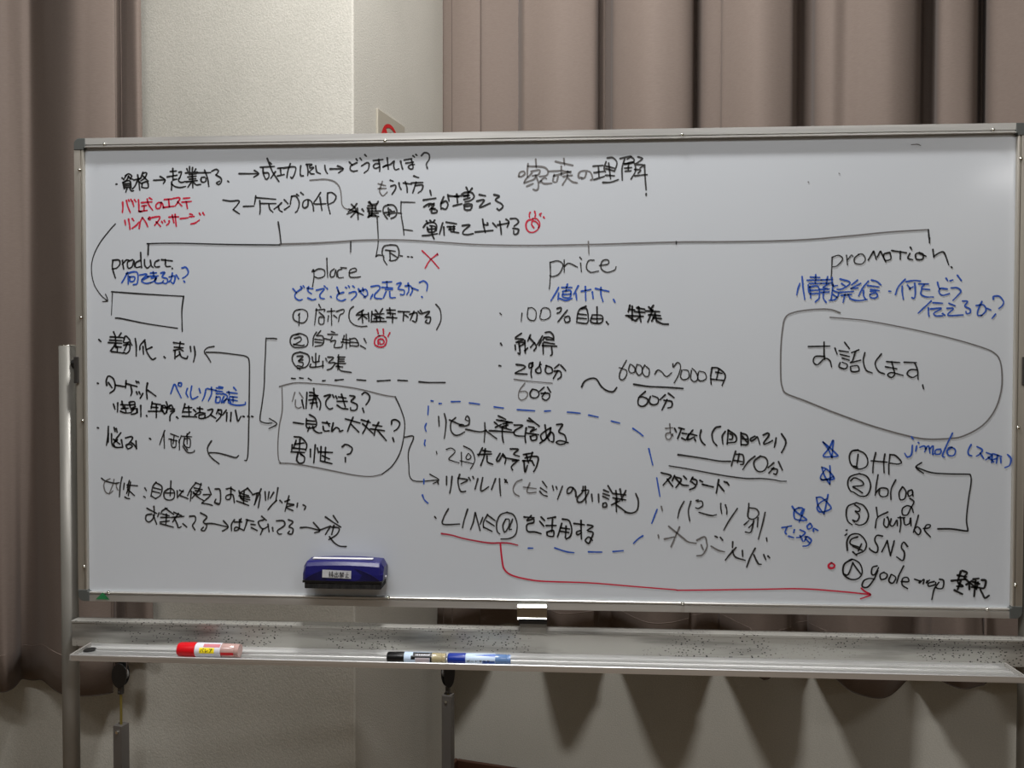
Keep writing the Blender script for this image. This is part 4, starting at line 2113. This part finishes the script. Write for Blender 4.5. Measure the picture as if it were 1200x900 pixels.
def glyphs(bm, chars, fn, wd, x0, y0, cw, ch, gap=.12):
    for k, c in enumerate(chars):
        for st in GL[c]:
            P = [tuple(map(float, q.split(','))) for q in st.split()]
            for a, e in zip(P, P[1:]):
                A = fn(x0 + (k + a[0] * (1 - gap)) * cw, y0 + a[1] * ch); E_ = fn(x0 + (k + e[0] * (1 - gap)) * cw, y0 + e[1] * ch)
                tube(bm, [A, E_], wd / 2, 5)

# ---------------------------------------------------------------- eraser held to the panel by its magnet
M_er = mat('glossy blue plastic', (.085, .08, .33), .28); M_er2 = mat('deeper blue plastic', (.05, .045, .22), .35)
M_felt = noisy('black felt', (.06, .06, .06), (.16, .155, .15), (300, 300, 60), .95, bump=.8, bscale=500)
M_white = mat('white label', (.80, .80, .80), .5)
DEP = .052
e0 = at(353.5, 679, -DEP); e1 = at(448, 684, -DEP)
ex0, ex1 = e0.x, e1.x; ez0 = (e0.z + e1.z) / 2 + .0005; ez1 = at(400, 656.5, -DEP + .008).z
er = empty('whiteboard_eraser', ((ex0 + ex1) / 2, -.026, ez0 - .016), 'blue magnetic whiteboard eraser with white strip label, stuck to board near bottom edge', 'eraser')
exm = (ex0 + ex1) / 2; eh = ez1 - ez0
yF, yB = -DEP, -.003
def er_section(x, inset):                               # (y, z) outline of the shell at x
    hz = ez1 - inset * .9
    return [(x, yB, ez0), (x, yF + inset * .4, ez0), (x, yF + .001 + inset * .4, ez0 + .012), (x, yF + .004 + inset * .4, hz - .009), (x, yF + .008 + inset * .4, hz - .003), (x, yF + .014, hz), (x, yB - .006, hz), (x, yB, hz - .004)]
b = bmesh.new(); secs = []
for i in range(25):
    f = i / 24; x = ex0 + (ex1 - ex0) * f; d = abs(f - .5) * 2
    inset = .004 * d ** 2 + (.012 * max(0, (d - .93) / .07) ** 2)
    secs.append([b.verts.new(p) for p in er_section(x, inset)])
for A, B in zip(secs, secs[1:]):
    n = len(A)
    for i in range(n): b.faces.new((A[i], A[(i + 1) % n], B[(i + 1) % n], B[i]))
b.faces.new(secs[0]); b.faces.new(secs[-1][::-1])
shell = obj('shell', b, M_er, er, smooth=False, bevel=.0012)
# darker arched grip panel on the front
b = bmesh.new(); pts = []
for i in range(21):
    f = i / 20; x = ex0 + .006 + (ex1 - ex0 - .012) * f; pts.append((x, ez0 + .003 + (eh * .60) * math.sin(PI * f) ** .8))
arch = [(ex0 + .006, ez0 + .0015)] + pts + [(ex1 - .006, ez0 + .0015)]
def er_y(z): return yF + .0015 + .004 * max(0, (z - ez0 - .012) / (eh - .024)) + .0006
A = [b.verts.new((x, er_y(z) - .0016, z)) for x, z in pts]; B = [b.verts.new((x, er_y(ez0) - .0012, ez0 + .0012)) for x, z in pts]
for i in range(20): b.faces.new((A[i], A[i + 1], B[i + 1], B[i]))
g_ = obj('grip_panel', b, M_er2, er); sm = g_.modifiers.new('thickness', 'SOLIDIFY'); sm.thickness = .0012; sm.offset = 0
# printed label
l0 = at(377.8, 672, -DEP); l1 = at(411.5, 673, -DEP)
lz = at(394, 672.8, -DEP).z; lh = .0072
tilt = -.03
def lab_pt(x, z): return Vector((x, er_y(z) - .0038, z + tilt * (x - (l0.x + l1.x) / 2)))
b = bmesh.new(); q4 = [lab_pt(l0.x, lz - lh), lab_pt(l1.x, lz - lh), lab_pt(l1.x, lz + lh), lab_pt(l0.x, lz + lh)]
b.faces.new([b.verts.new(q) for q in q4]); bmesh.ops.solidify(b, geom=b.faces[:], thickness=.0006)
lab_o = obj('paper_label', b, M_white, er, label='white label with four printed characters')
b = bmesh.new(); lw = l1.x - l0.x
glyphs(b, ['te', 'shutsu', 'kin', 'shi'], lambda x, z: lab_pt(x, z) + Vector((0, -.0009, 0)), .0010, l0.x + lw * .23, lz - lh * .72, lw * .185, lh * 1.4)
obj('printed_characters', b, M_print, lab_o)
# white strip on the top
t0_, t1_ = at(366.5, 656, -.035).x, at(436.5, 657, -.035).x
b = bmesh.new(); box(b, t0_, t1_, yF + .017, yF + .027, ez1 - .0005, ez1 + .0007); obj('top_strip', b, M_white, er, label='white paper strip on the top')
# felt pad
b = bmesh.new(); box(b, ex0 + .004, ex1 - .003, yF + .003, yB - .001, ez0 - .016, ez0 - .004); bmesh.ops.subdivide_edges(b, edges=b.edges[:], cuts=2)
obj('felt_pad', b, M_felt, er, bevel=.002)
b = bmesh.new(); box(b, ex0 + .001, ex1 - .001, yF + .001, yB, ez0 - .0042, ez0 + .0002); obj('pad_holder', b, M_black, er, bevel=.0006)
v = at(450.5, 675.5, -.02); b = bmesh.new(); tube(b, [(ex1 - .001, -.022, v.z), (ex1 + .0012, -.022, v.z)], .003, 12); obj('end_rivet', b, M_white, er)

# ---------------------------------------------------------------- markers in the tray
def marker(px0, px1, r, cap_rgb, label, segs, text=None, lift=0.0, clear=(.75, .72, .66), yoff=.014, group=None):
    Y = TF + .006 + yoff
    x0 = at(px0, 760, Y).x; x1 = at(px1, 760, Y).x; L = x1 - x0; z = tz + r + .0003 + .0012
    if text == 'red': z += .0003
    root = empty('whiteboard_marker', (x0, Y, tz), label, 'marker pen')
    n = 28
    for (nm, f0, f1, prof, m) in segs:
        b = bmesh.new(); pts, rad = [], []
        for (f, k) in prof:
            pts.append((x0 + L * (f0 + (f1 - f0) * f), Y, z)); rad.append(r * k)
        tube(b, pts, rad, n)
        o = obj(nm, b, m, root)
        for f in o.data.polygons: f.use_smooth = len(f.vertices) == 4
        md = o.modifiers.new('edge', 'EDGE_SPLIT'); md.split_angle = .7
    return root, x0, L, Y, z
def arc_patch(b, x0, x1, Y, z, r, a0, a1, n=8):          # a patch of print wrapped on the barrel; angle 0 faces -y, up positive
    A = [b.verts.new((x0, Y - math.cos(a0 + (a1 - a0) * i / n) * r, z + math.sin(a0 + (a1 - a0) * i / n) * r)) for i in range(n + 1)]
    B = [b.verts.new((x1, Y - math.cos(a0 + (a1 - a0) * i / n) * r, z + math.sin(a0 + (a1 - a0) * i / n) * r)) for i in range(n + 1)]
    for i in range(n): b.faces.new((A[i], B[i], B[i + 1], A[i + 1]))
M_redcap = mat('red marker cap', (.77, .035, .09), .35); M_bluecap = mat('blue marker cap', (.06, .17, .52), .3); M_blkcap = mat('black marker cap', (.035, .035, .04), .3)
M_barrel = mat('white printed barrel', (.80, .80, .83), .35); M_barrel_b = mat('pale blue printed barrel', (.72, .79, .87), .35)
M_yellow = mat('yellow label', (.93, .84, .10), .5); M_pink = mat('pale pink print', (.75, .45, .48), .4); M_bluep = mat('blue print', (.13, .30, .62), .4)
M_tailr = mat('pinkish clear tail', (.80, .66, .63), .2, Transmission_Weight=.35); M_taily = mat('amber clear tail', (.72, .67, .52), .2, Transmission_Weight=.35); M_tailb = mat('blue clear tail', (.42, .55, .74), .2, Transmission_Weight=.35)
CAPP = [(0, .55), (.04, .85), (.12, .95), (.95, 1.0), (1, 1.0)]
TAIL = [(0, .93), (.7, .90), (.74, .82), (.8, .88), (1, .86)]
rr = .0137
root, x0, L, Y, z = marker(209, 281.5, rr, None, 'thick red-capped marker pen with a yellow label, in the tray at left',
    [('cap', 0, .30, CAPP, M_redcap), ('barrel', .30, .715, [(0, .9), (.02, .97), (.98, .97), (1, .9)], M_barrel), ('tail', .715, 1, TAIL, M_tailr)], 'red')
b = bmesh.new(); arc_patch(b, x0 + L * .385, x0 + L * .625, Y, z, rr * 1.0, -.15, .62); yl = obj('yellow_label', b, M_yellow, root, label='yellow sticker with three katakana')
b = bmesh.new()
glyphs(b, ['ba', 're', 'a'], lambda x, q: Vector((x, Y - math.cos(q) * rr * 1.01, z + math.sin(q) * rr * 1.01)), .0011, x0 + L * .40, -.04, L * .07, .56); obj('printed_characters', b, M_print, yl)
b = bmesh.new(); arc_patch(b, x0 + L * .44, x0 + L * .705, Y, z, rr * .985, .70, 1.25); obj('printed_band', b, M_pink, root, label='pink printed band')
b = bmesh.new(); arc_patch(b, x0 + L * .725, x0 + L * .93, Y, z, rr * .945, -.45, .0); obj('ink_window', b, M_redcap, root, label='red ink seen through clear tail')
rr = .0103
root, x0, L, Y, z = marker(453.5, 522.5, rr, None, 'slim marker with black cap and amber tail, in tray left of the blue one',
    [('cap', 0, .30, CAPP, M_blkcap), ('barrel', .30, .77, [(0, .95), (.02, 1), (.98, 1), (1, .95)], M_barrel_b), ('tail', .77, 1, TAIL, M_taily)], yoff=.008)
b = bmesh.new(); arc_patch(b, x0 + L * .45, x0 + L * .765, Y, z, rr * 1.012, .35, 1.5); arc_patch(b, x0 + L * .74, x0 + L * .77, Y, z, rr * 1.014, -1.2, 1.5); arc_patch(b, x0 + L * .42, x0 + L * .49, Y, z, rr * 1.010, .0, .7); obj('printed_band', b, M_blkcap, root, label='black printed band')
b = bmesh.new(); arc_patch(b, x0 + L * .495, x0 + L * .735, Y, z, rr * 1.012, -.9, .33); obj('white_label', b, mat('pale lilac label', (.70, .66, .68), .5), root)
b = bmesh.new()
for k in range(9): arc_patch(b, x0 + L * (.50 + .027 * k), x0 + L * (.515 + .027 * k), Y, z, rr * 1.02, .72, .98, 3)
obj('printed_lettering', b, M_barrel, root)
root, x0, L, Y, z = marker(524.5, 598.5, rr, None, 'slim marker pen with blue cap and blue tail, right of the black one',
    [('cap', 0, .29, CAPP, M_bluecap), ('barrel', .29, .76, [(0, .95), (.02, 1), (.98, 1), (1, .95)], M_barrel_b), ('tail', .76, 1, TAIL, M_tailb)], yoff=.008)
b = bmesh.new()
nb = 12
for i in range(nb):
    f = i / nb; arc_patch(b, x0 + L * (.40 + .36 * f), x0 + L * (.40 + .36 * (f + 1 / nb)), Y, z, rr * 1.012, .75 + .25 * (1 - f) , 1.05 + .35 * f, 3)
arc_patch(b, x0 + L * .56, x0 + L * .755, Y, z, rr * 1.010, -1.1, .05); obj('printed_band', b, M_bluep, root, label='blue printed swoosh and band')
b = bmesh.new()
glyphs(b, ['bo', '-', 'do', 'ma', 'su', 'ta', '-'], lambda x, q: Vector((x, Y - math.cos(q) * rr * 1.02, z + math.sin(q) * rr * 1.02)), .0008, x0 + L * .31, -.28, L * .063, .42); obj('printed_characters', b, M_print, root)

# ---------------------------------------------------------------- ceiling fixtures that hold the lights
M_fix = mat('white enamel fixture', (.85, .85, .83), .4)
places = ('above the whiteboard', 'straight behind the camera position', 'left of the camera position', 'right of the camera position', 'in the far corner on the right')
for k, (t, p, l, wd, watts) in enumerate(LIGHTS):
    b = bmesh.new(); box(b, t - l / 2 - .03, t + l / 2 + .03, -p - wd / 2 - .03, -p + wd / 2 + .03, CEIL - .07, CEIL)
    tag(obj('ceiling_light', b, M_fix, mw=RM, bevel=.004), 'white ceiling light fixture ' + places[k], 'ceiling light', 'ceiling lights')
